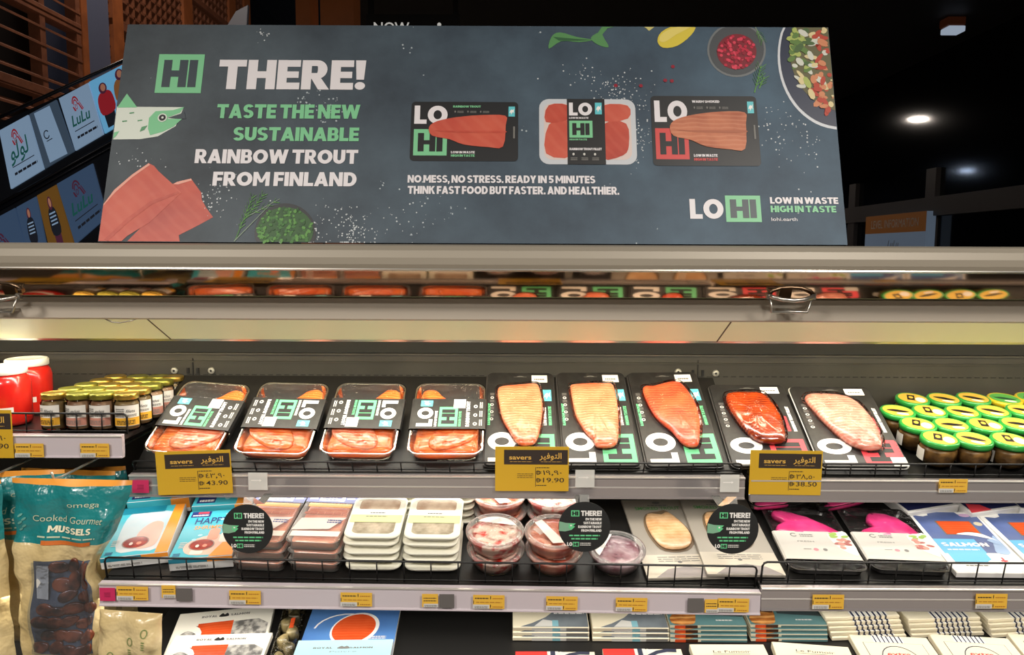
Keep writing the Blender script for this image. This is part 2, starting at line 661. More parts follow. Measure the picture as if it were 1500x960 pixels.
def flat(z=0.0):
    return lambda x, y, l: (x, y, z + l)


def front(y0=0.0):
    """art on a face looking to -y"""
    return lambda x, z, l: (x, y0 - l, z)
# ------------------------------------------------------------------ the room
DARK = mat('dark_paint', (24, 20, 19), 0.6)
NAVY = mat('dark_navy_gloss', (7, 8, 13), 0.08, spec=0.6)
FLOORM = mat('floor_tile', (120, 112, 104), 0.35, noise=((140, 132, 122), 3, .4, .6))
XL, XR, YB, ZC = -3.9, 3.4, 16.0, 3.1
struct(MB().box(-7, 7, -6, YB, -0.06, 0, FLOORM).build('floor'))
mbx = MB().box(-1.2, 7, -6, YB, ZC, ZC + .1, DARK)
mbx.box(-1.2, -1.1, -6, YB, ZC + .1, 5.3, DARK).box(-7, -1.1, -6, YB, 5.3, 5.4, DARK)
struct(mbx.build('ceiling'))
struct(MB().box(-7, 7, YB, YB + .1, 0, 5.4, DARK).build('wall_back'))
struct(MB().box(XR, XR + .1, 1.9, YB, 0, ZC, NAVY).build('wall_right'))
struct(MB().box(XL - .1, XL, -6, YB, 0, 5.3, DARK).build('wall_left'))
BEAM = mat('grey_beam', (78, 72, 70), 0.5)


def on_right(px, py, off=0.0):
    d = ray(px, py)
    t = (XR - off - CAM.x) / d.x
    p = CAM + d * t
    return p.y, p.z


# horizontal rail and two uprights across the dark glass
y0, z0 = on_right(1240, 322)
y1, z1 = on_right(1500, 270)
zb = (z0 + z1) / 2
b = MB().box(XR - .05, XR, 2.6, 14, zb - .10, zb + .05, BEAM)
b.build('trim_1')['kind'] = 'structure'
for i, px in enumerate((1369, 1254)):
    y_, _ = on_right(px, 290)
    b = MB().box(XR - .04, XR, y_ - .07, y_ + .07, 0, zb + .28, BEAM).build('trim_%d' % (i + 2))
    struct(b)
# notice board on the dark wall
ya, za = on_right(1272, 318, .08)
yb, _ = on_right(1362, 303, .08)
t = thing('notice_board', Matrix.Translation((XR - .08, ya, 0)), 'notice board with orange heading on the dark glass wall', 'notice board')
SIGNW = mat('notice_white', (150, 172, 200), 0.5, emit=.12)
SIGNO = mat('notice_orange', (150, 92, 38), 0.5, emit=.12)
W_ = ya - yb
mb = MB().box(-.02, .055, -W_, 0, za - .85, za, SIGNW)
A = Art(mb, lambda x, y, l: (-.02 - l, -x, y))
A.rect(0, za - .16, W_, za, SIGNO, 4)
A.txt('LEVEL INFORMATION', W_ * .5, za - .115, .075, WHITE, 8, 'c', width=W_ * .78)
A.txt('LuLu', W_ * .5, za - .29, .07, GREY, 4, 'c', slant=.3)
A.lines(.1, za - .42, W_ * .95, za - .36, 2, GREY, 4)
mb.build('board', t)
mb = MB().box(-.012, .07, -W_ * .55, -W_ * .45, 0, za - .8, BEAM)
mb.build('post', t)

# recessed downlights (two show as reflections in the dark wall)
LAMPW = mat('lamp_glow', (255, 240, 225), 0.5, emit=260)
LAMPB = mat('cool_lamp_glow', (205, 225, 255), 0.5, emit=120)
RIM = mat('lamp_rim', (90, 88, 86), 0.4)
for (x, y, m_, lb) in ((1.98, 9.0, LAMPW, 'warm white recessed ceiling downlight'), (-1.9, 14.4, LAMPB, 'cool white recessed ceiling downlight')):
    t = thing('ceiling_downlight', Matrix.Translation((x, y, ZC)), lb, 'downlight')
    mb = MB().lathe([(.08, -.002), (.10, -.004), (.105, 0)], RIM, 20, cap0=False, cap1=False)
    mb.build('rim', t)
    MB().lathe([(.08, -.003), (.08, -.0028)], m_, 20).build('diffuser', t)

# ------------------------------------------------------------------ wooden lattice screens along the aisle
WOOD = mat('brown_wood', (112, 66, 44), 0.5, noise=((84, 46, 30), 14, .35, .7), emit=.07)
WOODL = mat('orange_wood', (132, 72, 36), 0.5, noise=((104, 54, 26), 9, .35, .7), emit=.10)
XW = -3.25


def on_left(px, py):
    d = ray(px, py)
    t = (XW - CAM.x) / d.x
    p = CAM + d * t
    return p.y, p.z


ya, _ = on_left(2, 100)
yb, _ = on_left(116, 100)
t = thing('wooden_screen', Matrix.Translation((XW, ya, 0)), 'brown wooden louvre screen with slanting slats above the video banners', 'screen')
L_ = yb - ya
fm = MB()
for y in (-.9, -.3, L_ * .43, L_ - .06):
    fm.box(-.05, .03, y, y + .06, .9, 3.4, WOOD, .004)
for z in (2.02, 2.55, 3.1):
    fm.box(-.055, .035, -.95, L_, z, z + .07, WOOD, .004)
fm.box(-.06, .04, L_ - .005, L_ + .075, 0, 5.29, WOODL, .004)
fm.build('frame', t)
for i in range(17):
    z = 1.45 + i * .115
    MB().rings([[(-.045, y, z - .01), (.035, y, z - .05), (.035, y, z - .035), (-.045, y, z + .005)] for y in (-.9, L_)], WOOD, False).build('slat', t)
# blue-grey pillar beyond it
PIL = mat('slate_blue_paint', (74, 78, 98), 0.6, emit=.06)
ya2, _ = on_left(124, 60)
yb2, _ = on_left(157, 60)
struct(MB().box(XW - .3, XW + .02, ya2, yb2, 0, 5.3, PIL).build('pillar'))
ya3, _ = on_left(158, 60)
yb3, _ = on_left(362, 20)
t = thing('wooden_screen', Matrix.Translation((XW, ya3, 0)), 'brown wooden grid screen behind the slate blue pillar', 'screen')
L_ = yb3 - ya3
fm = MB()
fm.box(-.07, .05, 0, .16, 0, 5.29, WOODL, .004)
for y in (1.35, 2.55, L_ - .2):
    fm.box(-.06, .04, y, y + .2, 1.9, 5.0, WOODL, .004)
for z in (2.05, 2.62, 3.3, 4.0, 4.7):
    fm.box(-.06, .045, 0, L_, z, z + .06, WOOD, .004)
fm.build('frame', t)
gm = MB()
z = 2.1
while z < 4.9:
    gm.box(-.03, .02, 0, L_, z, z + .02, WOOD)
    z += .085
y = .2
while y < L_:
    gm.box(-.03, .02, y, y + .02, 2.1, 4.9, WOOD)
    y += .1
gm.build('lattice', t)
# pale panel at its far end, orange posts further in
d = ray(347, 21)
p = CAM + d * (6.3 / d.y)
t = MB()
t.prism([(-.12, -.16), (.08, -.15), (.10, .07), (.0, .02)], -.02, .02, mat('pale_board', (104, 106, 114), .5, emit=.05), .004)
o = t.build('hanging_board')
o.matrix_world = Matrix.Translation(p) @ Matrix.Rotation(PI / 2, 4, 'X')
tag(o, 'pale grey board hanging above the banner at the end of the wooden grid', 'board')
for px, w_, lb in ((450, .085, 'narrow orange wooden post showing above the banner'), (499, .20, 'wide orange wooden post showing above the banner')):
    d = ray(px, 15)
    p = CAM + d * (4.7 / d.y)
    o = MB().box(-w_ / 2, w_ / 2, -.1, .1, 0, 5.29 if px < 460 else 3.09, WOODL, .01)
    o.box(-w_ / 2 - .006, w_ / 2 + .006, -.106, .106, 0, .12, DARK)
    o = o.build('wooden_post')
    o.location = (p.x, p.y, 0)
    tag(o, lb, 'post')
# a shop sign far back, its top just showing over the banner
d = ray(600, 36)
p = CAM + d * (4.6 / d.y)
t = thing('shop_sign', Matrix.Translation(p), 'dark shop sign with white letters peeping over the banner', 'shop sign')
mb = MB().box(-.26, .3, .0, .05, -.18, .06, DARK)
GLOWW = mat('sign_letters', (225, 222, 215), .5, emit=.5)
A = Art(mb, front(0))
A.txt('NOW', -.215, -.045, .060, GLOWW, 6, off=.012)
A.ell(.178, .0, .012, .012, GLOWW, 6)
mb.box(-.25, -.22, .01, .04, .06, (ZC if p.x > -1.1 else 5.3) - p.z, DARK)
mb.box(.26, .29, .01, .04, .06, (ZC if p.x > -1.1 else 5.3) - p.z, DARK)
mb.build('panel', t)
d = ray(1395, 40)
p = CAM + d * (8.5 / d.y)
if p.x > XR - .4:
    p = CAM + d * ((XR - .4) / d.x)
t = thing('hanging_lightbox', Matrix.Translation(p), 'small orange lit box hanging in the dark beyond the glass wall', 'light box')
mb = MB().box(-.06, .06, -.05, .05, 0, .08, mat('amber_box', (96, 48, 26), .5, emit=.10), .006)
mb.box(-.012, .012, -.012, .012, .08, ZC - p.z, DARK)
mb.build('lamp_box', t)
MB().prism([(-.05, -.05), (.06, -.05), (.06, .05), (-.05, .05)], -.04, -.002, mat('lit_white', (190, 205, 225), .5, emit=.5), .004).build('lit_panel', t)

# ------------------------------------------------------------------ escalator side with advertising screens
YE = 4.0
FE = Frame((0, YE, 1.5), (1, 0, 0), (0, 0, 1))


def E(px, py):
    return FE.at(px, py)


STEEL = mat('dark_steel', (40, 40, 46), 0.35, 0.6)
mb = MB()
top = [E(-60, 206), E(186, 98)]
low = [(top[1][0] + .25, -1.5), (top[0][0], -1.5)]
pts = [top[0], (top[1][0] + .25, top[1][1] + .11)] + low
mb.prism([(x, y) for x, y in reversed(pts)], -.25, 0, mat('escalator_cladding', (22, 26, 36), .3))
t = thing('escalator', FE.m(0, 0, 0), 'dark clad side of an escalator carrying the lit advertising screens', 'escalator')
# the prism's z runs towards the camera in this frame
mb.build('side_cladding', t)
rb = MB()
for (a, c, r_) in ((E(-60, 200), E(200, 82), .010), (E(-60, 334), E(200, 188), .009), (E(-60, 341), E(200, 196), .006)):
    rb.tube([(a[0], a[1], .01), (c[0], c[1], .01)], r_, STEEL, 8)
rb.build('trim_rail', t)
SCB = [mat('screen_pale_blue', (132, 158, 186), .3, emit=.55), mat('screen_dim_blue', (62, 84, 114), .3, emit=.45), mat('screen_slate', (74, 92, 112), .3, emit=.35),
       mat('screen_sky', (104, 170, 212), .3, emit=.6), mat('screen_amber', (120, 84, 34), .3, emit=.4)]
SRED = mat('screen_red', (150, 34, 44), .3, emit=.5)
SGRN = mat('screen_green', (30, 92, 84), .3, emit=.4)
SDK = mat('screen_dark', (40, 44, 56), .3, emit=.2)
SSK = mat('screen_skin', (176, 120, 96), .3, emit=.45)
STAN = mat('screen_tan', (140, 92, 54), .3, emit=.45)
SDKR = mat('screen_maroon', (84, 40, 62), .3, emit=.4)


def flame(A, cx, cy, s, m, l):
    """ribbon-like emblem of two curling strokes"""
    A.arc(cx, cy - .1 * s, .42 * s, .62 * s, 20, 160, .12 * s, .12 * s, m, l)
    A.arc(cx - .02 * s, cy - .1 * s, .25 * s, .42 * s, 0, 170, .09 * s, .1 * s, m, l)
    A.poly([(cx + .22 * s, cy), (cx + .34 * s, cy), (cx + .62 * s, cy - .55 * s), (cx + .48 * s, cy - .55 * s)], m, l)
    A.poly([(cx + .38 * s, cy + .08 * s), (cx + .47 * s, cy + .02 * s), (cx + .74 * s, cy - .52 * s), (cx + .64 * s, cy - .52 * s)], m, l)
    A.poly([(cx - .42 * s, cy - .1 * s), (cx - .3 * s, cy - .1 * s), (cx - .1 * s, cy - .45 * s), (cx - .3 * s, cy - .42 * s)], m, l)
    A.arc(cx - .02 * s, cy - .2 * s, .13 * s, .18 * s, 0, 360, .05 * s, .05 * s, m, l)


LULU_AR = '\ufeee\ufedf\ufeee\ufedf'


def screen(corners, art, label, base):
    """a lit screen on the escalator side; corners in pixels tl, tr, br, bl"""
    P = [Vector(E(*c)) for c in corners]
    o = P[3]
    ex = (P[2] - P[3])
    ey = (P[0] - P[3])
    t = thing('advertising_screen', FE.m(o.x, o.y, 0), label, 'screen', 'advertising screens on the escalator side')
    mb = MB()
    mb.prism([tuple(p - o) for p in (P[3], P[2], P[1], P[0])], .0002, .012, base)
    def fn(x, y, l):
        q = (P[3] - o) * (1 - x) * (1 - y) + (P[2] - o) * x * (1 - y) + (P[1] - o) * x * y + (P[0] - o) * (1 - x) * y
        return (q.x, q.y, .012 + l * 4)
    art(Art(mb, fn))
    mb.build('display', t)


def ad_lulu(ar, red=SRED, gr=SGRN):
    def f(A):
        a = Art(A.mb, A.fn)
        flame(a, .45, .76, .28, red, 1)
        if ar:
            a.txt(LULU_AR, .46, .42, .30, gr, 1, 'c', width=.56, slant=.15, off=.01)
        else:
            a.txt('LuLu', .46, .40, .2, gr, 1, 'c', width=.6, slant=.3, off=.02)
        a.rect(.18, .3, .86, .315, SDK, 1)
        a.lines(.2, .16, .9, .24, 1, SDK, 1)
    return f


def person(a, cx, by, h, coat, leg, hair):
    a.poly([(cx - .13, by), (cx + .12, by), (cx + .15, by + .5 * h), (cx - .15, by + .5 * h)], leg, 1)
    a.poly(subdiv([(cx - .17, by + .3 * h), (cx + .17, by + .3 * h), (cx + .19, by + .62 * h), (cx + .1, by + .76 * h), (cx - .1, by + .76 * h), (cx - .2, by + .6 * h)]), coat, 2)
    a.ell(cx, by + .84 * h, .1, .12 * h, hair, 2, 14)
    a.ell(cx + .01, by + .85 * h, .06, .08 * h, SSK, 3, 14)


def ad_pair(a):
    person(a, .27, .05, .86, SRED, SDK, SDKR)
    person(a, .72, .12, .88, STAN, SDK, SDKR)


def ad_fridge(a):
    a.poly([(.2, .04), (.8, .02), (.74, .96), (.16, .97)], SCB[0], 1)
    a.arc(.36, .52, .1, .08, 30, 330, .03, .02, SDK, 2)
    a.rect(.3, .4, .5, .415, SDK, 2)


def ad_model(a):
    person(a, .5, -.02, .95, SDK, SDKR, SDKR)
    for k in range(4):
        a.rect(.36, .42 + .06 * k, .64, .445 + .06 * k, SCB[0], 3)


screen([(1, 192), (43, 169), (66, 248), (18, 277)], ad_lulu(True), 'lit screen with red emblem over Arabic script on the escalator side', SCB[0])
screen([(45, 168), (84, 147), (110, 222), (68, 247)], ad_fridge, 'lit screen showing a pale appliance on the escalator side', SCB[2])
screen([(88, 145), (131, 122), (153, 197), (112, 221)], ad_lulu(False), 'lit screen with red emblem over cursive script, next to the couple', SCB[0])
screen([(132, 121), (190, 91), (206, 166), (155, 196)], ad_pair, 'lit screen showing two people in red and tan coats', SCB[3])
screen([(-30, 334), (24, 305), (42, 372), (-30, 400)], lambda a: flame(a, .5, .5, .3, SDKR, 1), 'dim blue screen with a corner of an emblem, lowest on the escalator', SCB[1])
screen([(26, 304), (55, 288), (72, 372), (44, 380)], ad_model, 'dim blue screen showing a dark haired person below the lit screens', SCB[1])
screen([(56, 287), (84, 271), (110, 358), (76, 372)], ad_model, 'amber screen showing a person in a striped top', SCB[4])
screen([(85, 270), (137, 240), (158, 318), (112, 358)], ad_lulu(False, SDKR, SGRN), 'dim blue screen with emblem and cursive script beside the banner', SCB[1])

# ------------------------------------------------------------------ the refrigerated display case
CANM = mat('taupe_painted_metal', (150, 142, 128), 0.46, 0.12)
BARM = mat('taupe_blind_bar', (188, 178, 164), 0.5)
MIRR = mat('brown_mirror_strip', (158, 132, 108), 0.07, 1.0, noise=((140, 114, 90), 3, .3, .7))
CREAM = mat('cream_light_panel', (204, 202, 160), 0.5, bump=(300, .05), emit=.30)
BACKM = mat('charcoal_panel', (58, 56, 51), 0.4, 0.15, noise=((74, 71, 65), 5, .35, .7))
SLOT = mat('black_slot', (8, 8, 8), 0.7)
CHROME = mat('brushed_steel', (176, 172, 164), 0.28, 0.9)
SCREWM = mat('screw_head', (170, 168, 160), 0.4, 0.3)
case = thing('refrigerated_display_case', Matrix.Translation((0, 1.4, 0)), 'long open refrigerated display case with taupe canopy and mirror strip', 'display case')
YO = 1.4
X0, X1 = -2.05, 2.05


def ex(prof, m, name, parent=case, x0=X0, x1=X1, smooth=False, close=True):
    """profile of (Y, Z relative to the eye) run along the case"""
    mb = MB()
    mb.rings([[(x, y - YO, 1.5 + z) for y, z in prof] for x in (x1, x0)], m, smooth, close, close, close)
    return mb.build(name, parent)


# canopy: rounded nose, flat top
nose = [(1.403, -.0815), (1.334, -.0305), (1.331, -.0295), (1.328, -.022), (1.328, -.010), (1.333, .003), (1.342, .011), (1.356, .014), (1.95, .014), (1.95, -.06), (1.60, -.10)]
mbc = MB()
mbc.rings([[(x, y - YO, 1.5 + z) for y, z in nose] for x in (X1, X0)], CANM, False)
mbc.build('canopy', case)
def arc_mirror():
    pts, a = [(1.334, -.0325)], 39.6
    for i in range(16):
        a = 39.6 - 1.2 * min(1, i / 6) - 5.2 * max(0, (i - 6) / 10)
        y, z = pts[-1]
        pts.append((y + .00412, z - .00412 * math.tan(math.radians(a))))
    return pts


AM = arc_mirror()
ex([(y - .0012, z - .0014) for y, z in AM], MIRR, 'mirror_strip', smooth=True, close=False)
ex([(1.335, -.0310), (1.3312, -.0288), (1.3300, -.0318), (1.3335, -.0345)], CHROME, 'edge_strip')
ex([(1.440, -.0885), (1.436, -.0905), (1.436, -.1305), (1.440, -.1335), (1.458, -.1335), (1.458, -.0885)], BARM, 'blind_bar')
ex([(1.452, -.1337), (1.550, -.1858), (1.562, -.1858), (1.562, -.105), (1.470, -.105)], CREAM, 'light_panel')
ex([(1.547, -.1845), (1.554, -.1895), (1.564, -.1895), (1.564, -.182)], CHROME, 'panel_lip')
# panel joints
for px in (235, 1062):
    a = Frame((0, 1.452, 1.5 - .1337), (1, 0, 0), (0, .098, -.0521))
    u, v = a.at(px, 484)
    mb = MB()
    for uu in (u,):
        p = a.o + a.ex * uu
        mb.box(-.0015, .0015, 0, .1105, -.0006, .001, mat('joint_line', (92, 84, 64), .6))
    o = mb.build('panel_joint', case)
    o.matrix_parent_inverse = Matrix.Identity(4)
    Mw = Matrix((a.ex, a.ey, a.ex.cross(a.ey))).transposed().to_4x4()
    Mw.translation = p
    o.matrix_local = Matrix.Translation((0, -1.4, 0)) @ Mw
# lamp tube tucked behind the panel
TUBE = mat('lamp_tube', (255, 240, 205), .4, emit=22)
mb = MB()
mb.tube([(X0 + .1, 1.585 - YO, 1.5 - .172), (X1 - .1, 1.585 - YO, 1.5 - .172)], .007, TUBE, 8)
mb.build('lamp_tube', case)
# back wall of the case
ex([(1.80, -.245), (1.80, -1.2), (1.86, -1.2), (1.86, -.245)], BACKM, 'back_panel')
ex([(1.80, -.205), (1.795, -.245), (1.86, -.245), (1.86, -.12)], mat('duct_black', (7, 7, 6), .7), 'air_duct')
for (za, zb_, dy) in ((-.2465, -.2515, .010), (-.268, -.272, .004)):
    ex([(1.80, za), (1.80 - dy, za - .001), (1.80 - dy, zb_), (1.80, zb_)], BACKM, 'ledge')
mb = MB()
x = -1.9
while x < 1.9:
    mb.box(x, x + .012, 1.7985 - YO, 1.80 - YO, 1.5 - .303, 1.5 - .3015, SLOT)
    x += .02
mb.build('slot_row', case)
FB = Frame((0, 1.80, 0), (1, 0, 0), (0, 0, 1))
for px, py in ((256, 543), (310, 543), (993, 545), (1048, 547)):
    u, v = FB.at(px, py)
    mb = MB().lathe([(.0085, 0), (.0085, .003), (.006, .005), (.003, .0055)], SCREWM, 14)
    mb.lathe([(.003, .0051), (.003, .0057)], SLOT, 6)
    o = mb.build('screw', case)
    o.matrix_local = Matrix.Translation((u, 1.80 - YO, v)) @ Matrix.Rotation(PI / 2, 4, 'X')
for px in (283, 1022):
    u, v = FB.at(px, 545)
    mb = MB().box(u - .0012, u + .0012, 1.7980 - YO, 1.80 - YO, 1.5 - .9, 1.5 - .262, SLOT)
    for du in (-.012, .012):
        mb.box(u + du - .003, u + du + .003, 1.797 - YO, 1.80 - YO, 1.5 - .300, 1.5 - .286, SLOT)
    mb.build('upright_slot', case)
# blind handles
FH = Frame((0, 1.394, 0), (1, 0, 0), (0, 0, 1))
for px in (1157, -2):
    u, v = FH.at(px, 443)
    mb = MB()
    k = .0125
    mb.tube([(-.042, -.004, .013), (-.036, -.012, .010), (-.02, -.017, .006), (0, -.018, .004), (.02, -.017, .006), (.036, -.012, .010), (.042, -.004, .013)], .0042, CHROME, 8)
    mb.tube([(-.040, -.006, .010), (-.036, -.008, -.018), (.030, -.008, -.018), (.040, -.006, .010)], .0028, CHROME, 8)
    mb.box(-.012, .012, -.008, .044, -.019, -.014, CHROME)
    mb.box(-.046, -.038, -.008, .0, .006, .018, CHROME, .001)
    mb.box(.038, .046, -.008, .0, .006, .018, CHROME, .001)
    o = mb.build('blind_handle', case)
    o.location = (u, 1.394 - YO, v)
# small catch under the bar
u, v = FH.at(155, 466)
mb = MB()
mb.tube([(-.034, 0, .002), (-.015, -.002, -.006), (.0, -.002, -.007), (.02, -.002, -.004), (.036, 0, .002)], .0014, CHROME, 6)
o = mb.build('blind_catch', case)
o.location = (u, 1.445 - YO, 1.5 - .1335)
# plinth and side body under the deck, out of the picture
ex([(1.04, -1.0), (1.04, -1.5), (1.86, -1.5), (1.86, -1.0)], mat('case_plinth', (70, 68, 66), .5), 'plinth')
ex([(1.862, .0), (1.88, .0), (1.88, -1.2), (1.862, -1.2)], BACKM, 'rear_skin')

# ------------------------------------------------------------------ shelves
SHM = mat('black_shelf_steel', (32, 31, 30), 0.4, 0.3)
RAILG = mat('glossy_grey_rail', (174, 168, 168), 0.16, 0.55)
RAILW = mat('lilac_white_rail', (196, 186, 192), 0.42)
WIRE = mat('black_wire', (16, 15, 15), 0.4)
LIPM = mat('rail_lip', (205, 200, 196), 0.3, 0.4)
th = math.radians(33)
US = Frame((0, 1.483, 1.5 - .4506), (1, 0, 0), (0, math.cos(th), math.sin(th)))
t3 = math.radians(11)
US3 = Frame((0, 1.478, 1.5 - .4555), (1, 0, 0), (0, math.cos(t3), math.sin(t3)))
UL = Frame((0, 1.470, 1.5 - .3690), (1, 0, 0), (0, 1, 0))
tl = math.radians(14)
LS = Frame((0, 1.347, 1.5 - .6270), (math.cos(.010), 0, -math.sin(.010)), (0, math.cos(tl), math.sin(tl)))
LS3 = Frame((0, 1.347, 1.5 - .6230), (1, 0, 0), (0, math.cos(tl), math.sin(tl)))
tb = math.radians(10)
for f_, v_ in ((US, .010), (US3, .010), (LS, .017), (LS3, .017)):
    f_.vmin = v_
BD = Frame((0, 1.42, 1.5 - .764), (1, 0, 0), (0, math.cos(tb), math.sin(tb)))


def fence(t, fr, px0, px1, v, hgt, gap, lean, round_l=True, round_r=True, mid=True):
    """wire guard along a shelf's front; lean tips it back from the plane's normal"""
    u0, u1 = px0, px1
    mb = MB()
    sy, cz = math.sin(lean), math.cos(lean)
    P = lambda u, h: (u, v + sy * h, cz * h)
    r = .008
    pts = []
    pts += [P(u0, -.002), P(u0, hgt - r), P(u0 + r * .3, hgt - r * .3), P(u0 + r, hgt)] if round_l else [P(u0, hgt)]
    pts += [P(u1 - r, hgt), P(u1 - r * .3, hgt - r * .3), P(u1, hgt - r), P(u1, -.002)] if round_r else [P(u1, hgt)]
    mb.tube(pts, .0021, WIRE, 7)
    mb.tube([P(u0, .004), P(u1, .004)], .0016, WIRE, 6)
    n = max(1, round((u1 - u0) / gap))
    for i in range(1, n):
        u = u0 + (u1 - u0) * i / n
        mb.tube([P(u, 0), P(u, hgt)], .0014, WIRE, 6)
    mb.build('wire_guard', t)


def shelf(name, fr, u0, u1, depth, label, railm, rail_h, fence_h=None, lean=0.0, gap=.05, kind='w', thick=.012, rl=True, rr=True, fu=None):
    t = thing(name, fr.m(0, 0, 0), label, 'shelf', 'shelves of the display case')
    MB().box(u0, u1, -.004, depth, -thick, -.0006, SHM, .001).build('shelf_plate', t)
    # price rail hangs vertically at the front whatever the plate's slope
    Minv = fr.m().inverted().to_3x3()
    dn = Minv @ Vector((0, 0, -1))
    fw = Minv @ Vector((0, -1, 0))
    mb = MB()
    def P(u, f, d):
        q = fw * f + dn * d
        return (u, q.y - .006, q.z)
    prof = [(.000, -.001), (.009, .001), (.010, .006), (.010, rail_h - .004), (.013, rail_h - .002), (.013, rail_h), (.002, rail_h), (.0, rail_h - .01)]
    mb.rings([[P(u, f, d) for f, d in prof] for u in (u1, u0)], railm, False)
    mb.rings([[P(u, f, d) for f, d in ((.0095, .0), (.0125, .001), (.0125, .0035), (.0095, .0045))] for u in (u1, u0)], LIPM, False)
    if kind == 'g':
        mb.rings([[P(u, f, d) for f, d in ((.0101, rail_h * .46), (.0112, rail_h * .48), (.0112, rail_h * .52), (.0101, rail_h * .54))] for u in (u1, u0)], LIPM, False)
    mb.build('price_rail', t)
    if fence_h:
        fu = fu or (u0 + .005, u1 - .005)
        fence(t, fr, fu[0], fu[1], .004, fence_h, gap, lean, rl, rr)
    return t


def U(fr, px, py):
    return fr.at(px, py)[0]


RY = 0.0405
shelf('display_shelf', US, U(US, 194, 690), U(US, 1087, 690), .292, 'black sloping shelf of salmon trays with glossy grey price rail', RAILG, .046, .026, 0, .0505, 'g')
shelf('display_shelf', US3, U(US3, 1091, 690), 1.62, .30, 'black shelf of green lidded jars with glossy grey price rail', RAILG, .046, .028, 0, .0505, 'g')
shelf('display_shelf', UL, -1.62, U(UL, 183, 636), .315, 'black level shelf of small brown jars with pale price rail', RAILW, .046, .040, 0, .0505, 'w', fu=(-1.6, U(UL, 184, 636)))
shelf('display_shelf', LS, U(LS, 150, 850), U(LS, 1109, 858), .385, 'black shelf of boxes, trays and tubs with pale lilac price rail', RAILW, .044, .043, tl * .3, .0512, 'w')
shelf('display_shelf', LS3, U(LS3, 1113, 858), 1.55, .385, 'black shelf of pink fish packs with glossy grey price rail', RAILG, .044, .043, tl * .3, .0512, 'g')
dk = thing('base_deck', BD.m(0, 0, 0), 'black base deck at the bottom of the display case', 'shelf')
MB().box(U(BD, 222, 930), 1.55, -.34, .34, -.02, -.0006, SHM, .001).build('deck_plate', dk)
# ------------------------------------------------------------------ the big banner on the canopy
lean = math.radians(19)
SG = Frame((0, 1.432, 1.5 + .0172), (1, 0, 0), (0, math.sin(lean), math.cos(lean)))
bl = SG.at(143, 357.5)
br = SG.at(1242, 363)
tlc = SG.at(187, 37)
trc = SG.at(1213, 39)
SLATE = slate()
PAPER = mat('card_edge', (168, 168, 166), .6)
sx0, sx1 = bl[0], br[0]
sy0, sy1 = 0.0, (tlc[1] + trc[1]) / 2
ban = thing('advertising_banner', SG.m(0, 0, 0), 'wide dark slate banner reading HI THERE! standing on the taupe canopy', 'banner')
mb = MB()
cl = [(sx0, sy0), (sx1, sy0), (trc[0], sy1), (tlc[0], sy1)]
cb = [(sx0, .0162), (sx1, .0162), (trc[0], sy1), (tlc[0], sy1)]
mb.rings([[(x, y, -.045) for x, y in cb], [(x, y, -.0004) for x, y in cl]], PAPER, False)
mb.add([(x, y, 0) for x, y in cl], [(0, 1, 2, 3)], SLATE)
BA = Art(mb, lambda x, y, l: (x, y, l * 1.6))
def clampx(y):
    k = y / sy1
    return sx0 + (tlc[0] - sx0) * k, sx1 + (trc[0] - sx1) * k
def Q(px, py):
    x, y = SG.at(px, py)
    y = min(max(y, .001), sy1 - .001)
    a, b_ = clampx(y)
    return min(max(x, a + .001), b_ - .001), y
def ZP(sc, ox, oy):
    return lambda pts: [Q(ox + x / sc, oy + y / sc) for x, y in pts]
def btext(t, x0, x1, yt, yb, m, heavy=True):
    a = Q(x0, yb)
    b_ = Q(x1, yb)
    h = Q(x0, yt)[1] - a[1]
    BA.heavy(t, a[0], (a[1] + b_[1]) / 2, h, m, 3, width=b_[0] - a[0])
BANW = mat('banner_white', (226, 222, 226), .45)
BANG = mat('banner_green', (122, 196, 146), .45)
BANK = mat('banner_black', (24, 25, 28), .45)
a, b_ = Q(226.5, 136.5), Q(300.5, 80)
BA.hibox(a[0], a[1], b_[0], b_[1], BANG, mat('banner_slate', (54, 66, 74), .45), 2)
btext('THERE!', 318, 534.5, 88.5, 131.5, BANW)
btext('TASTE THE NEW', 317, 527, 153.5, 174, BANG)
btext('SUSTAINABLE', 341, 525.5, 187, 207, BANG)
btext('RAINBOW TROUT', 285, 524, 219.5, 240, BANW)
btext('FROM FINLAND', 311, 522, 252.5, 273, BANW)
btext('NO MESS, NO STRESS. READY IN 5 MINUTES', 597, 872, 257.5, 268.5, BANW)
btext('THINK FAST FOOD BUT FASTER. AND HEALTHIER.', 597, 907, 273.5, 285, BANW)
btext('LO', 1011, 1060.5, 292, 321, BANW)
a, b_ = Q(1064, 325.5), Q(1113, 287)
BA.hibox(a[0], a[1], b_[0], b_[1], BANG, mat('banner_slate', (54, 66, 74), .45), 2)
btext('LOW IN WASTE', 1128, 1228, 289.5, 299, BANW)
btext('HIGH IN TASTE', 1129, 1225, 302, 311.5, BANG)
a = Q(1130, 324)
BA.txt('lohi.earth', a[0], a[1], .0075, BANW, 3, width=Q(1168, 324)[0] - a[0], off=.004)
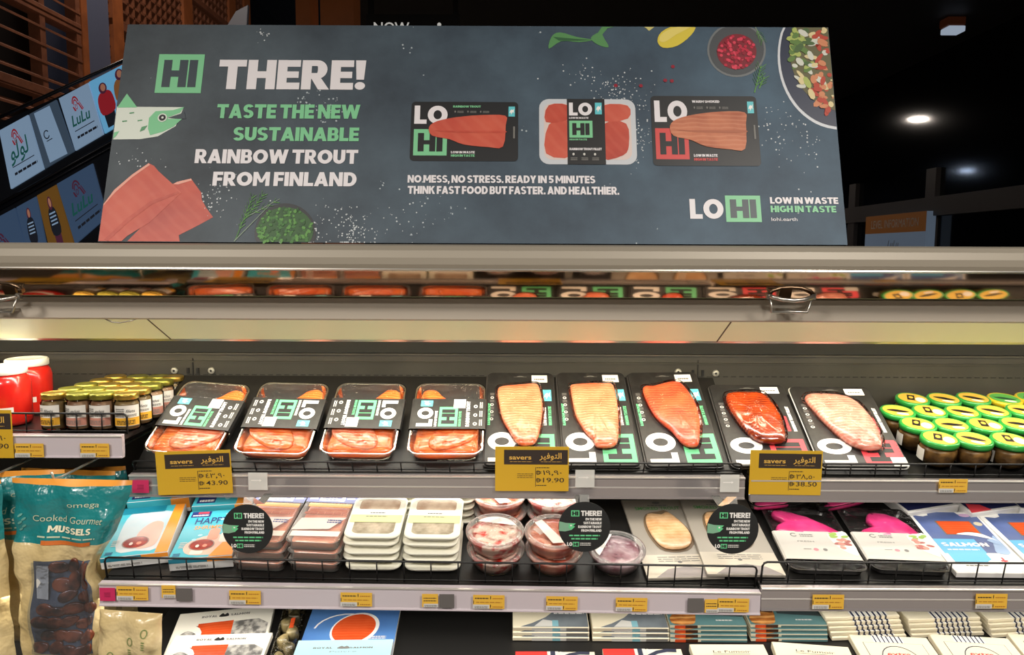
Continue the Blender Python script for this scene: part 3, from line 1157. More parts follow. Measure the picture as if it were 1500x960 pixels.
# fish head
z1 = ZP(2.667, 130, 20)
FG2 = mat('fish_dark_green', (86, 150, 106), .45)
FW = mat('fish_white', (214, 222, 212), .45)
BA.poly(z1([(95, 492), (108, 364), (372, 366), (340, 440), (270, 480), (200, 491)]), FW, 1)
BA.poly(z1([(112, 368), (150, 313), (190, 367)]), BANG, 2)
BA.poly(z1([(262, 382), (330, 378), (374, 365), (358, 388), (310, 406), (310, 412), (366, 411), (332, 442), (290, 462), (240, 476), (232, 450), (236, 408)]), BANG, 2)
BA.poly(z1([(310, 408), (360, 392), (374, 384), (380, 412), (350, 412)]), SLATE, 3)
for cx, r_, m_ in ((289, 19, FW), (289, 14, BANK), (290, 5, FW)):
    c = Q(130 + cx / 2.667, 20 + 408 / 2.667)
    BA.ell(c[0], c[1], r_ / 2.667 * .00131, r_ / 2.667 * .00131, m_, 4 if r_ == 19 else (5 if r_ == 14 else 6))
BA.poly(z1([(200, 462), (208, 444), (230, 438), (218, 455)]), FG2, 3)
for x, y in ((160, 388), (132, 420), (192, 417)):
    BA.poly(z1([(x, y), (x + 18, y - 2), (x + 18, y + 2), (x, y + 4)]), FG2, 3)
BA.poly(z1([(96, 490), (100, 465), (120, 460), (108, 478)]), BANG, 3)
# two raw fillets at the corner
SALB = flesh('banner_salmon', (202, 90, 68), (186, 70, 54), (216, 124, 100), scale=9, rough=.45, stripe=18, coat=0, sf=.14, dirn='DIAGONAL')
SALB2 = flesh('banner_salmon_deep', (194, 78, 58), (172, 58, 44), (210, 112, 88), scale=9, rough=.45, stripe=22, coat=0, sf=.14, dirn='DIAGONAL')
SALE = mat('banner_salmon_edge', (228, 160, 142), .45)
BA.poly(z1([(150, 895), (200, 840), (330, 665), (345, 658), (400, 645), (418, 670), (440, 700), (442, 728), (460, 760), (486, 796), (420, 832), (352, 866), (355, 896)]), SALB2, 1)
BA.poly(z1([(330, 668), (345, 658), (400, 645), (404, 652), (350, 668)]), SALE, 2)
BA.poly(z1([(35, 897), (34, 860), (46, 745), (100, 690), (170, 630), (235, 585), (255, 595), (275, 618), (330, 668), (362, 700), (320, 740), (240, 815), (150, 870), (128, 897)]), SALB, 2)
BA.poly(z1([(46, 748), (100, 690), (170, 630), (235, 585), (240, 592), (172, 640), (104, 700), (58, 752)]), SALE, 3)
BA.poly(z1([(60, 885), (150, 800), (240, 735), (350, 695), (356, 702), (250, 745), (160, 812), (75, 890)]), SALB2, 3)
# herb bowl and rosemary
HG = [mat('herb_%d' % i, c, .5) for i, c in enumerate(((58, 112, 46), (86, 142, 62), (36, 78, 34)))]
BOWLK = mat('bowl_black', (24, 28, 34), .45)
def QE(cx, cy, rx, ry, m_, l, n=36):
    BA.poly([Q(cx + rx * math.cos(2 * PI * i / n), cy + ry * math.sin(2 * PI * i / n)) for i in range(n)], m_, l)
QE(418, 342, 45, 44, BOWLK, 1)
QE(418, 338, 41, 34, mat('herb_base', (44, 86, 38), .5), 2)
for i in range(190):
    a_, r_ = RND.uniform(0, 2 * PI), math.sqrt(RND.random())
    x, y = 418 + 40 * r_ * math.cos(a_), 336 + 32 * r_ * math.sin(a_)
    if y < 357:
        c = Q(x, y)
        BA.ell(c[0], c[1], RND.uniform(.003, .0055), RND.uniform(.002, .0032), RND.choice(HG), 3 + (i % 3), 8, RND.uniform(0, PI))
def sprig(x0, y0, x1, y1, n, ln, m_=None, w_=.0012):
    a, b_ = Vector(Q(x0, y0)), Vector(Q(x1, y1))
    d = (b_ - a).normalized()
    p = Vector((-d.y, d.x))
    BA.poly([tuple(a - p * w_), tuple(b_ - p * w_ * .5), tuple(b_ + p * w_ * .5), tuple(a + p * w_)], m_ or HG[0], 3)
    for i in range(n):
        q = a.lerp(b_, .25 + .75 * i / n)
        for s_ in (-1, 1):
            e = q + (d * .8 + p * s_ * .6) * ln * RND.uniform(.7, 1.1)
            BA.poly([tuple(q - p * .001), tuple(q + p * .001), tuple(e + d * .002), tuple(e)], RND.choice(HG[:2]), 4)
HP = mat('herb_pale', (120, 138, 120), .5)
sprig(343, 354, 400, 296, 0, .012, HP)
sprig(352, 330, 388, 283, 7, .014)
sprig(345, 352, 372, 285, 8, .012)
sprig(362, 318, 410, 292, 4, .012, HP)
# basil, lemon, berries
z3 = ZP(2.667, 560, 20)
BG1, BG2 = mat('basil_green', (84, 140, 84), .5), mat('basil_dark', (46, 92, 56), .5)
BA.poly(z3(subdiv([(650, 138), (662, 90), (695, 74), (760, 92), (822, 103), (770, 112), (700, 108)])), BG1, 2)
BA.poly(z3([(668, 92), (760, 100), (815, 104), (760, 107), (690, 106)]), BG2, 3)
BA.poly(z3(subdiv([(814, 96), (850, 74), (868, 100), (884, 132), (842, 122)])), BG1, 2)
BA.poly(z3([(842, 76), (858, 48), (905, 46), (880, 58), (858, 84)]), BG1, 2)
BA.poly(z3([(1022, 46), (1062, 46), (1045, 66)]), mat('yellow_bloom', (206, 196, 120), .5), 2)
z4 = ZP(2.667, 900, 20)
BA.poly(z4([(118, 46), (155, 46), (135, 68)]), mat('yellow_bloom', (206, 196, 120), .5), 2)
LEM, LEM2 = mat('lemon_peel', (216, 196, 66), .45), mat('lemon_flesh', (226, 208, 110), .45)
BA.poly(z4(subdiv([(168, 108), (184, 72), (240, 46), (314, 46), (300, 84), (246, 126), (190, 134)])), LEM, 2)
BA.poly(z4(subdiv([(174, 104), (190, 76), (244, 52), (300, 50), (240, 84), (196, 112)])), LEM2, 3)
c0 = (900 + 477 / 2.667, 20 + 142 / 2.667)
QE(c0[0], c0[1], 43, 40, mat('bowl_rim', (112, 116, 118), .4), 1)
QE(c0[0], c0[1], 40, 37, mat('bowl_grey', (70, 74, 78), .45), 2)
QE(c0[0], c0[1] + 3, 29, 26, mat('berry_base', (120, 16, 34), .5), 3)
BERRY = [mat('berry_%d' % i, c, .4) for i, c in enumerate(((186, 30, 60), (214, 62, 86), (140, 16, 42)))]
for i in range(120):
    a_, r_ = RND.uniform(0, 2 * PI), math.sqrt(RND.random())
    c = Q(c0[0] + 28 * r_ * math.cos(a_), c0[1] + 4 + 24 * r_ * math.sin(a_))
    BA.ell(c[0], c[1], .0034, .0034, RND.choice(BERRY), 4 + i % 3, 9)
for x, y in ((228, 208), (224, 264), (5, 282), (103, 283), (198, 262)):
    c = Q(900 + x / 2.667, 20 + y / 2.667)
    BA.ell(c[0], c[1], .004, .004, BERRY[2], 3, 9)
sprig(1105, 136, 1115, 96, 6, .018, HG[1])
sprig(1112, 130, 1120, 112, 3, .014, HG[1])
sprig(1106, 38, 1118, 62, 4, .014, HP)
# salad plate in the corner
QE(1231, 82, 92, 108, mat('plate_rim', (206, 210, 216), .4), 1, 60)
QE(1232, 81, 89.5, 105, mat('plate_navy', (40, 48, 70), .4), 2, 60)
QE(1240, 72, 84, 92, mat('salad_base', (96, 92, 60), .5), 3, 60)
SALAD = [mat('salad_%d' % i, c, .5) for i, c in enumerate(((206, 208, 196), (168, 182, 96), (92, 124, 58), (204, 132, 92), (178, 62, 40), (216, 200, 150), (70, 98, 52)))]
for i in range(230):
    a_, r_ = RND.uniform(PI * .5, PI * 1.5), math.sqrt(RND.random())
    x, y = 1240 + 82 * r_ * math.cos(a_), 76 + 96 * r_ * math.sin(a_)
    if x > 1225 or y < 30:
        continue
    k = RND.choice((0, 1, 1, 2, 2, 6)) if (x < 1185 and y < 110) else (RND.choice((0, 1, 5, 0)) if x < 1190 else RND.choice((3, 4, 3, 5, 0, 4)))
    c = Q(x, y)
    ra = RND.uniform(.006, .015)
    if c[1] + ra > sy1 - .001 or c[0] + ra > clampx(c[1])[1] - .002:
        ra = min(sy1 - .0012 - c[1], clampx(c[1])[1] - .002 - c[0])
        if ra < .002:
            continue
    BA.ell(c[0], c[1], ra, min(ra, RND.uniform(.004, .007)), SALAD[k], 4 + i % 4, 8, RND.uniform(0, PI))
# scattered salt
SALT = mat('salt_fleck', (196, 202, 206), .5)
for cx, cy, sx_, sy_, n in ((915, 165, 22, 30, 90), (900, 130, 26, 12, 50), (940, 200, 8, 24, 40), (316, 290, 14, 14, 45), (500, 330, 34, 20, 90), (515, 345, 8, 14, 60), (1150, 190, 26, 22, 70), (385, 50, 5, 5, 16), (860, 110, 24, 10, 30), (200, 235, 20, 6, 16), (590, 320, 20, 22, 26), (1180, 250, 12, 30, 12)):
    for i in range(n):
        c = Q(RND.gauss(cx, sx_), RND.gauss(cy, sy_))
        r_ = RND.uniform(.0006, .0019)
        BA.ell(c[0], c[1], r_, r_, SALT, 1, 5)
# the three packs in print
def pk(ox, oy, sc):
    return ZP(sc, ox, oy)
KRED = mat('banner_coral', (206, 70, 68), .45)
def printed_card(x0, y0, x1, y1, col, fish, name2):
    a, b_ = Q(x0, y1), Q(x1, y0)
    W, H = b_[0] - a[0], b_[1] - a[1]
    A = Art(mb, lambda x, y, l: (a[0] + x, a[1] + y, l * 1.6))
    A.rr(0, 0, W, H, .008, BANK, 2)
    A.heavy('LO', .03 * W, .62 * H, .31 * H, BANW, 4, width=.31 * W)
    A.hibox(.03 * W, .09 * H, .34 * W, .53 * H, col, BANK, 3)
    A.fishmark(.91 * W, .75 * H, .97 * W, .92 * H, 4)
    A.heavy(name2, .39 * W, .90 * H, .035 * H, col if col != KRED else BANW, 4, width=.26 * W)
    for k in range(3):
        A.ell(W * (.41 + .12 * k), .83 * H, .007 * W, .018 * H, GREY, 4, 8)
        A.lines(W * (.43 + .12 * k), .81 * H, W * (.49 + .12 * k), .85 * H, 2, GREY, 4)
    A.heavy('LOW IN WASTE', .38 * W, .125 * H, .038 * H, BANW, 4, width=.22 * W)
    A.heavy('HIGH IN TASTE', .38 * W, .07 * H, .038 * H, col, 4, width=.22 * W)
    A.rect(.955 * W, .38 * H, .97 * W, .58 * H, GREY, 4)
    pts = subdiv([(.17, .56), (.24, .66), (.42, .73), (.66, .77), (.88, .76), (.885, .6), (.86, .24), (.72, .23), (.5, .27), (.36, .36), (.2, .42)])
    A.poly([(x * W, y * H) for x, y in pts], fish, 6)
    pts = subdiv([(.22, .5), (.42, .5), (.66, .5), (.87, .5), (.872, .47), (.66, .465), (.42, .47)])
    A.poly([(x * W, y * H) for x, y in pts], SALB2 if fish is SALB else mat('banner_smoke_line', (170, 96, 66), .5), 7)
SMK = flesh('banner_smoked', (196, 118, 84), (164, 84, 54), (220, 160, 124), scale=16, rough=.5, stripe=34, coat=0, sf=.25)
printed_card(600, 150, 759, 236, BANG, SALB, 'RAINBOW TROUT')
printed_card(957, 141.5, 1107, 243, KRED, SMK, 'WARM SMOKED')
a, b_ = Q(790, 241), Q(930, 146)
W, H = b_[0] - a[0], b_[1] - a[1]
A = Art(mb, lambda x, y, l: (a[0] + x, a[1] + y, l * 1.6))
A.rr(0, 0, W, H, .02, mat('print_tray', (196, 200, 206), .45), 2)
A.rr(.05 * W, .07 * H, .95 * W, .93 * H, .016, mat('print_tray_inner', (214, 196, 190), .45), 3)
for pts, m_ in (([(.07, .16), (.1, .6), (.3, .66), (.34, .14)], SALB), ([(.07, .64), (.1, .9), (.3, .9), (.3, .68)], SALB2), ([(.64, .1), (.68, .62), (.9, .62), (.92, .3), (.86, .14)], SALB2), ([(.66, .66), (.66, .9), (.92, .9), (.92, .7)], SALB)):
    A.poly([(x * W, y * H) for x, y in subdiv(pts)], m_, 4)
A.rect(.29 * W, 0, .68 * W, H, BANK, 5)
A.heavy('LO', .31 * W, .74 * H, .2 * H, BANW, 6, width=.24 * W)
A.fishmark(.58 * W, .76 * H, .65 * W, .94 * H, 6)
A.heavy('LOW IN WASTE', .31 * W, .69 * H, .025 * H, BANW, 6, width=.2 * W)
A.hibox(.31 * W, .4 * H, .55 * W, .66 * H, BANG, BANK, 6)
A.heavy('HIGH IN TASTE', .31 * W, .36 * H, .025 * H, BANG, 6, width=.18 * W)
A.heavy('RAINBOW TROUT FILLET', .31 * W, .21 * H, .035 * H, BANW, 6, width=.33 * W)
for k in range(3):
    A.ell(W * (.35 + .11 * k), .15 * H, .012 * W, .02 * H, PALE, 6, 8)
    A.lines(W * (.32 + .11 * k), .06 * H, W * (.39 + .11 * k), .11 * H, 2, GREY, 6)
mb.build('printed_panel', ban)
# ------------------------------------------------------------------ packs of trout on the sloping shelf
G_TRAY, G_CARD, G_SMOKE = 'salmon trays with black sleeves', 'salmon fillets on black cards', 'smoked fillets on black cards'
TW, TL, TH = .158, .214, .036


def tray_shell(mb, W, L, H, m, r=.022, flange=.006, y0=0.0):
    o = rrect(-W / 2, W / 2, y0, y0 + L, r)
    mb.levels(o, [(.022, .0008), (.014, .003), (.008, H * .6), (.006, H)], m, True, True, False)
    mb.levels(o, [(.006, H), (.003, H + .0015), (0, H + .0010), (.0006, H - .0012)], PETR, True, False, False)


def lohi_tray(px, py, rot, flip, seed, label, bx):
    u, v = US.at(px, py)
    v = max(v, .014)
    t = thing('salmon_tray', US.m(u, v, 0, rot), label, 'tray of salmon', G_TRAY)
    mb = MB()
    tray_shell(mb, TW, TL, TH, PET)
    mb.build('clear_tray', t)
    mb = MB()
    o = rrect(-TW / 2 + .004, TW / 2 - .004, .004, TL - .004, .02)
    mb.levels(o, [(0, TH + .001), (.002, TH + .003), (.010, TH + .0035), (.014, TH + .001), (.018, TH - .001), (.022, TH + .0005)], PETW, True, False, True)
    mb.build('clear_lid', t)
    rr = random.Random(seed)
    # lower portion in front of the sleeve
    j = lambda: rr.uniform(-.003, .003)
    lo = subdiv([(-.066, .022 + j()), (-.02, .016 + j()), (.03, .018), (.064, .024), (.066, .06), (.062, .10), (0, .105), (-.06, .10), (-.068, .06)])
    MB().slab(lo, .021, SAL1, .004, bump=.0015, seed=seed).build('salmon_fillet', t)
    q = -1 if seed in (2, 3) else 1
    lo2 = subdiv([(q * x, y) for x, y in [(-.036, .034 + j()), (-.018, .024 + j()), (.020, .030), (.060, .058 + j()), (.066, .090), (.04, .108), (-.01, .090), (-.034, .058)]])
    if q < 0:
        lo2.reverse()
    MB().slab(lo2, .0075, SAL1 if seed % 2 == 0 else SAL2, .0235, bump=.0012, seed=seed + 5).build('salmon_fillet', t)
    k = -1 if bx else 1
    hi = subdiv([(k * x, y) for x, y in [(-.05, .11), (.02, .108), (.066, .11), (.068, .15), (.063, .198), (.036, .203), (.012, .176), (-.03, .158), (-.058, .146)]])
    if k < 0:
        hi.reverse()
    MB().slab(hi, .026, SAL1, .004, seed=seed + 9, bump=.001).build('salmon_fillet', t)
    # printed sleeve across the tray
    y0, y1 = .070, .160
    z = TH + .0045
    hw = TW / 2 + .0035
    mb = MB()
    ring = [(-hw + .012, .0012), (-hw, TH - .004), (-hw + .002, z - .001), (-hw + .007, z), (hw - .007, z), (hw - .002, z - .001), (hw, TH - .004), (hw - .012, .0012)]
    mb.rings([[(x, y, zz) for x, zz in ring] for y in (y1, y0)], BLACK, False, False, False, False)
    mb.rings([[(x, y, zz - .0005) for x, zz in ring] for y in (y0, y1)], BLACK, False, False, False, False)
    L_ = 2 * hw - .014
    Wd = y1 - y0
    if not flip:   # top of the print towards -x, reading up the slope
        A = Art(mb, lambda x, y, l: (hw - .007 - y, y0 + x, z + l))
    else:
        A = Art(mb, lambda x, y, l: (-hw + .007 + y, y1 - x, z + l))
    A.heavy('LO', .006, L_ - .043, .034, WHITE, 1, width=.056)
    A.fishmark(.066, L_ - .040, .084, L_ - .014, 1)
    A.heavy('LOW IN WASTE', .006, L_ - .0525, .0055, WHITE, 1, width=.046)
    A.hibox(.006, L_ - .096, .064, L_ - .056, MINT, INK, 1)
    A.heavy('HIGH IN TASTE', .006, L_ - .104, .0055, MINT, 1, width=.045)
    A.heavy('RAINBOW TROUT', .006, L_ - .122, .008, WHITE, 1, width=.076)
    for q in range(3):
        A.ell(.014 + .026 * q, L_ - .134, .005, .0045, PALE, 1, 10)
        A.ell(.014 + .026 * q, L_ - .134, .0025, .002, BLACK, 2, 8)
        A.lines(.009 + .026 * q, L_ - .149, .027 + .026 * q, L_ - .141, 2, PALE, 1, seed=q)
    sl = mb.build('sleeve', t)
    mb = MB()
    A = Art(mb, A.fn)
    A.rect(.060, L_ - .112, .087, L_ - .086, WHITE, 5)
    A.lines(.064, L_ - .106, .082, L_ - .09, 4, PALE, 7)
    mb.build('price_sticker', sl)


lohi_tray(262, 690, math.radians(-6), False, 1, 'black sleeved salmon tray beside the small brown jars, print reading upward', False)
lohi_tray(397, 690, math.radians(-2), True, 2, 'black sleeved salmon tray just past the 43.90 sign, print reading downward', False)
lohi_tray(523, 690, math.radians(-1), True, 3, 'black sleeved salmon tray third along from the small brown jars', False)
lohi_tray(652, 689, 0, False, 4, 'black sleeved salmon tray next to the fillets on black cards', True)


def black_card(front_, back_, W, L, col, fish, outline, h, kind, label, group, extra=None):
    u, v, rot, _ = fb(US, front_, back_, .011)
    t = thing('smoked_fish_pack' if kind == 'red' else 'salmon_fillet_pack', US.m(u, v, 0, rot), label, 'fish pack', group)
    mb = MB()
    T = .011
    mb.prism(rrect(-W / 2, W / 2, 0, L, .012), .0006, T, BLACK, .0012)
    mb.levels(rrect(-W / 2 - .001, W / 2 + .001, -.001, L + .001, .013), [(0, T * .45), (-.0012, T * .5), (0, T * .55)], PALE if kind == 'red' and extra else mat('card_rim', (66, 64, 62), .3), False)
    sx, sy = W / .162, L / .28
    A = Art(mb, lambda x, y, l: (x * sx, y * sy, T + l))
    O = A.rot(PI / 2, -.012, .008)          # print reads up the card
    # LO at the lower corner, box beside it
    L1 = Art(mb, lambda x, y, l: (-.012 * sx - y * sx, .006 * sy + x * sy, T + l))
    L1.heavy('L', 0, 0, .060, WHITE, 1, width=.030)
    L1.heavy('O', .033, -.002, .064, WHITE, 1, width=.052)
    B1 = Art(mb, lambda x, y, l: (.076 * sx - y * sx, .006 * sy + x * sy, T + l))
    B1.hibox(0, 0, .080, .072, col, INK, 1)
    A.arc(0, L / sy - .016, .010, .004, 20, 160, .004, .002, GREY, 1)
    A.rect(-.016, L / sy - .0165, .016, L / sy - .0145, mat('hang_hole', (88, 86, 82), .4), 1)
    # icons down one edge, small print down the other
    for q in range(4):
        A.ell(-.067, .13 + .022 * q, .0042, .0042, PALE, 1, 10)
        A.ell(-.067, .13 + .022 * q, .0022, .0022, BLACK, 2, 8)
        A.lines(-.072, .138 + .022 * q, -.062, .146 + .022 * q, 3, GREY, 1, seed=q)
    R1 = Art(mb, lambda x, y, l: (.066 * sx - y * sx, .112 * sy + x * sy, T + l))
    if kind == 'red':
        R1.heavy('WARM SMOKED', 0, .006, .007, col, 1, width=.052)
        R1.heavy('RAINBOW TROUT FILLET', 0, -.006, .007, WHITE, 1, width=.086)
    else:
        R1.heavy('LOW IN WASTE', 0, .006, .007, WHITE, 1, width=.054)
        R1.heavy('HIGH IN TASTE', 0, -.006, .007, col, 1, width=.057)
        R2 = Art(mb, lambda x, y, l: (-.073 * sx - y * sx, .112 * sy + x * sy, T + l))
        R2.heavy('RAINBOW TROUT', 0, -.003, .006, col, 1, width=.066)
        A.fishmark(.054, .186, .074, .222, 1)
    if extra:
        A.rect(.052, .001, .080, .030, PALE, 3)
        R3 = Art(mb, lambda x, y, l: (.072 * sx - y * sx, .032 * sy + x * sy, T + l))
        R3.lines(0, -.006, .05, .004, 2, col, 3)
    cd_ = mb.build('card', t)
    mb = MB()
    A = Art(mb, A.fn)
    A.rect(.028, L / sy - .034, .066, L / sy - .010, WHITE, 2)
    A.lines(.034, L / sy - .026, .060, L / sy - .018, 1, GREY, 3)
    mb.build('price_sticker', cd_)
    o = [(x * sx, y * sy) for x, y in subdiv(outline)]
    MB().slab(o, h, fish, T - .001, bump=.0012, seed=len(label)).build('fish_fillet', t)
    # shrunk clear film over the fillet
    f = [(x * sx, y * sy) for x, y in subdiv([((x - .0) * 1.1, .15 + (y - .15) * 1.05) for x, y in outline])]
    MB().slab(f, h + .0012, PETW, T + .0004, bump=.0014, seed=3 + len(label)).build('clear_film', t)
    return t


OUT1 = [(-.004, .052), (.022, .050), (.036, .062), (.046, .105), (.052, .165), (.046, .222), (.034, .236), (-.002, .232), (-.044, .226), (-.055, .212), (-.050, .17), (-.042, .125), (-.024, .085)]
OUT2 = [(-.008, .046), (.022, .044), (.038, .058), (.046, .10), (.052, .16), (.050, .228), (.030, .236), (-.01, .236), (-.046, .232), (-.052, .222), (-.050, .18), (-.046, .135), (-.030, .09), (-.014, .066)]
OUT3 = [(.004, .052), (.030, .046), (.042, .07), (.054, .125), (.054, .18), (.040, .226), (.026, .240), (.0, .236), (-.03, .226), (-.054, .222), (-.052, .18), (-.040, .13), (-.014, .09)]
black_card((763, 690), (762, 553), .154, .283, MINT, SAL2, OUT1, .014, 'green', 'pale salmon fillet on black card beside the last sleeved tray', G_CARD)
black_card((884, 690), (865, 553), .158, .285, MINT, SAL2, OUT2, .014, 'green', 'pale salmon fillet on black card, middle of the three green printed cards', G_CARD)
black_card((1008, 690), (970, 551), .162, .287, MINT, SAL3, OUT3, .015, 'green', 'deep red salmon fillet on black card beside the dark glazed fillet', G_CARD)
OUT4 = [(-.012, .070), (.018, .066), (.036, .075), (.044, .12), (.044, .17), (.032, .225), (.018, .238), (-.02, .24), (-.048, .236), (-.056, .22), (-.054, .18), (-.044, .13), (-.030, .09)]
OUT5 = [(.0, .052), (.034, .048), (.046, .066), (.052, .12), (.044, .19), (.024, .228), (-.01, .240), (-.048, .240), (-.062, .226), (-.058, .20), (-.046, .15), (-.026, .09)]
black_card((1136, 686), (1094, 569), .172, .245, CORAL, SALG, OUT4, .018, 'red', 'dark glazed smoked fillet on black card behind the 38.50 tag', G_SMOKE)
black_card((1270, 686), (1215, 571), .182, .240, CORAL, SALH, OUT5, .017, 'red', 'pink smoked fillet on black card next to the green lidded jars', G_SMOKE, True)
# wedge that carries the last packs over the next shelf
u0 = U(US, 1092, 690)
u1 = U(US, 1330, 690)
t = thing('display_riser', US.m(u0, 0, 0), 'black sloping riser under the pink smoked fillet pack', 'riser')
Mi = US.m(u0, 0, 0).inverted()
dn = Mi.to_3x3() @ Vector((0, 0, -1))
ln = .235
top = [(.012, -.0008), (ln, -.0008)]
k = Mi @ (US3.o + US3.ey * (math.cos(th) * ln / math.cos(t3)) + US3.ez * .0006)
k0 = Mi @ (US3.o + US3.ey * .012 + US3.ez * .0006)
mb = MB()
mb.rings([[(x, p[0], p[1]) for p in (top[0], top[1], (k.y, k.z), (k0.y, k0.z))] for x in (u1 - u0, .004)], SHM, False)
mb.build('riser_plate', t)

# ------------------------------------------------------------------ jars
GOLD = mat('gold_lid', (190, 158, 74), .28, .85)
GOLDG = mat('olive_gold_lid', (150, 146, 62), .3, .75)
BRINE = mat('brown_brine', (96, 78, 52), .35, noise=((150, 122, 84), 60, .35, .7))
ANCH = mat('anchovy_strips', (120, 84, 66), .35, noise=((176, 140, 112), 45, .4, .65))
LBLW = mat('label_white', (226, 222, 214), .5)
LBLP = mat('label_pink', (196, 136, 118), .5)
LBLY = mat('label_yellow', (226, 168, 44), .5)
RED = mat('red_paste', (196, 24, 20), .25, noise=((222, 46, 30), 10, .4, .7), coat=.6)
WLID = mat('white_lid', (236, 234, 226), .4)


def small_jar(label, M, pink, turn):
    t = thing('anchovy_jar', M, label, 'jar', 'small brown jars with gold lids')
    R_, H = .0245, .079
    MB().lathe([(.018, .0), (R_ - .002, .001), (R_, .005), (R_, .058), (R_ - .003, .064), (.021, .067), (.021, .070)], GLASS, 22, cap1=False).build('glass_jar', t)
    MB().lathe([(.017, .0035), (.0225, .006), (.0225, .055), (.020, .0605)], ANCH if pink else BRINE, 18).build('contents', t)
    mb = MB().lathe([(.0228, .0655), (.0238, .0662), (.0238, .0745), (.0228, .0768), (.0212, .0776), (.0205, .0770), (.004, .0768)], GOLD if not pink else GOLDG, 24, cap0=True)
    mb.build('lid', t)
    mb = MB()
    a0, a1 = -90 - 62 + turn, -90 + 62 + turn
    r = R_ + .0004
    mb.arcband(r, .012, .0545, a0, a1, LBLW)
    mb.arcband(r + .0003, .013, .029, a0, a1, LBLP if pink else LBLY)
    A = Art(mb, lambda x, z, l: ((r + .0004 + l) * math.cos(math.radians(-90 + turn) + x / r), (r + .0004 + l) * math.sin(math.radians(-90 + turn) + x / r), z))
    A.txt('anchois' if pink else 'filets', -.002, .040, .0065, INK, 1, 'l', width=.017, slant=.3)
    A.lines(-.022, .031, -.004, .050, 5, GREY, 1)
    A.lines(-.002, .032, .020, .037, 2, GREY, 1)
    A.lines(-.020, .016, .016, .025, 3, INK if not pink else GREY, 1)
    mb.build('label', t)
    return t


proto = {}
xs0 = [UL.at(px, 640)[0] for px in (53, 92, 128, 165)]
red_spots = [(UL.at(2, 634)[0] - .042, .082), (UL.at(2, 634)[0] - .150, .085), (UL.at(40, 612)[0] - .030, .195), (UL.at(10, 600)[0] - .12, .245)]
nth = ('front', 'second', 'third', 'fourth', 'fifth')
where = ('first', 'second', 'third', 'fourth', 'fifth')
for row in range(5):
    xs = [x + .004 * row * (i < 3) for i, x in enumerate(xs0)] if row else xs0
    if row >= 1:
        xs[3] = min(xs[3], -.785)
    for i, x in enumerate(xs):
        y = .034 + row * .0525
        if any((x - rx) ** 2 + (y - ry) ** 2 < (.052 + .0255) ** 2 for rx, ry in red_spots):
            continue
        pink = (i + row) % 4 in (1, 2)
        turn = RND.uniform(-14, 22) if i < 3 else 24
        lb = 'small brown jar with gold lid, %s from the shelf end, %s row' % (('fourth', 'third', 'second', 'first')[i], nth[row])
        small_jar(lb, UL.m(x, y, .0002, 0), pink, turn)


def red_jar(M, label):
    t = thing('red_paste_jar', M, label, 'jar', 'red jars with white lids')
    MB().lathe([(.040, 0), (.047, .003), (.049, .010), (.049, .088), (.046, .100), (.040, .108)], RED, 32).build('jar', t)
    mb = MB().lathe([(.0415, .1085), (.0435, .110), (.0435, .1215), (.0415, .1245), (.038, .1252), (.037, .1238), (.005, .1236)], WLID, 32)
    mb.build('white_lid', t)
    mb = MB()
    mb.arcband(.0494, .030, .042, -150, -40, LBLW)
    mb.build('label', t)


for (x, y), lb in zip(red_spots, ('red jar with white lid in front, against the yellow shelf sign', 'red jar with white lid hidden mostly by the yellow shelf sign', 'red jar with white lid close behind the small brown jars', 'red jar with white lid furthest back beside the case wall')):
    red_jar(UL.m(x, y, .0002), lb)

GLID = mat('green_lid', (50, 160, 66), .3, coat=.5)
YLID = mat('yellow_lid', (226, 196, 40), .3, coat=.5)
LEMP = mat('lid_yellow_print', (232, 192, 74), .4)
LGRN = mat('lid_green_print', (92, 178, 84), .4)
MUSH = mat('brown_pickles', (156, 116, 66), .35, noise=((92, 62, 34), 55, .35, .65))


def green_jar(M, label, kind, turn):
    t = thing('pickle_jar', M, label, 'jar', 'squat jars with green lids')
    MB().lathe([(.022, 0), (.028, .0012), (.033, .008), (.0375, .024), (.038, .038), (.035, .047), (.033, .050)], GLASS, 26, cap1=False).build('glass_jar', t)
    MB().lathe([(.022, .003), (.031, .009), (.0355, .024), (.036, .037), (.033, .045)], MUSH, 22).build('contents', t)
    mb = MB().arcband(.0383, .014, .040, -200, -160, LBLW)
    mb.build('label', t)
    mb = MB().lathe([(.0355, .0485), (.0375, .049), (.0378, .0575), (.0362, .0605), (.0335, .0612), (.0325, .0605), (.003, .0605)], YLID if kind == 2 else GLID, 30)
    A = Art(mb, flat(.0605)).rot(turn)
    A.ell(0, 0, .0318, .0318, LGRN if kind == 2 else LEMP, 1)
    if kind == 0:
        A.rect(-.012, -.014, .004, .020, INK, 2)
        A.ell(-.004, .004, .005, .008, LEMP, 3, 12)
        A.ell(.016, -.004, .011, .016, WHITE, 2, 14)
    else:
        A.poly(subdiv([(-.024, -.002), (-.008, .006), (.012, .004), (.024, .0), (.010, -.008), (-.010, -.008)]), INK if kind == 1 else mat('lid_dark_green', (30, 84, 50), .4), 2)
        A.ell(.008, -.017, .013, .006, WHITE, 2, 14)
    mb.build('lid', t)


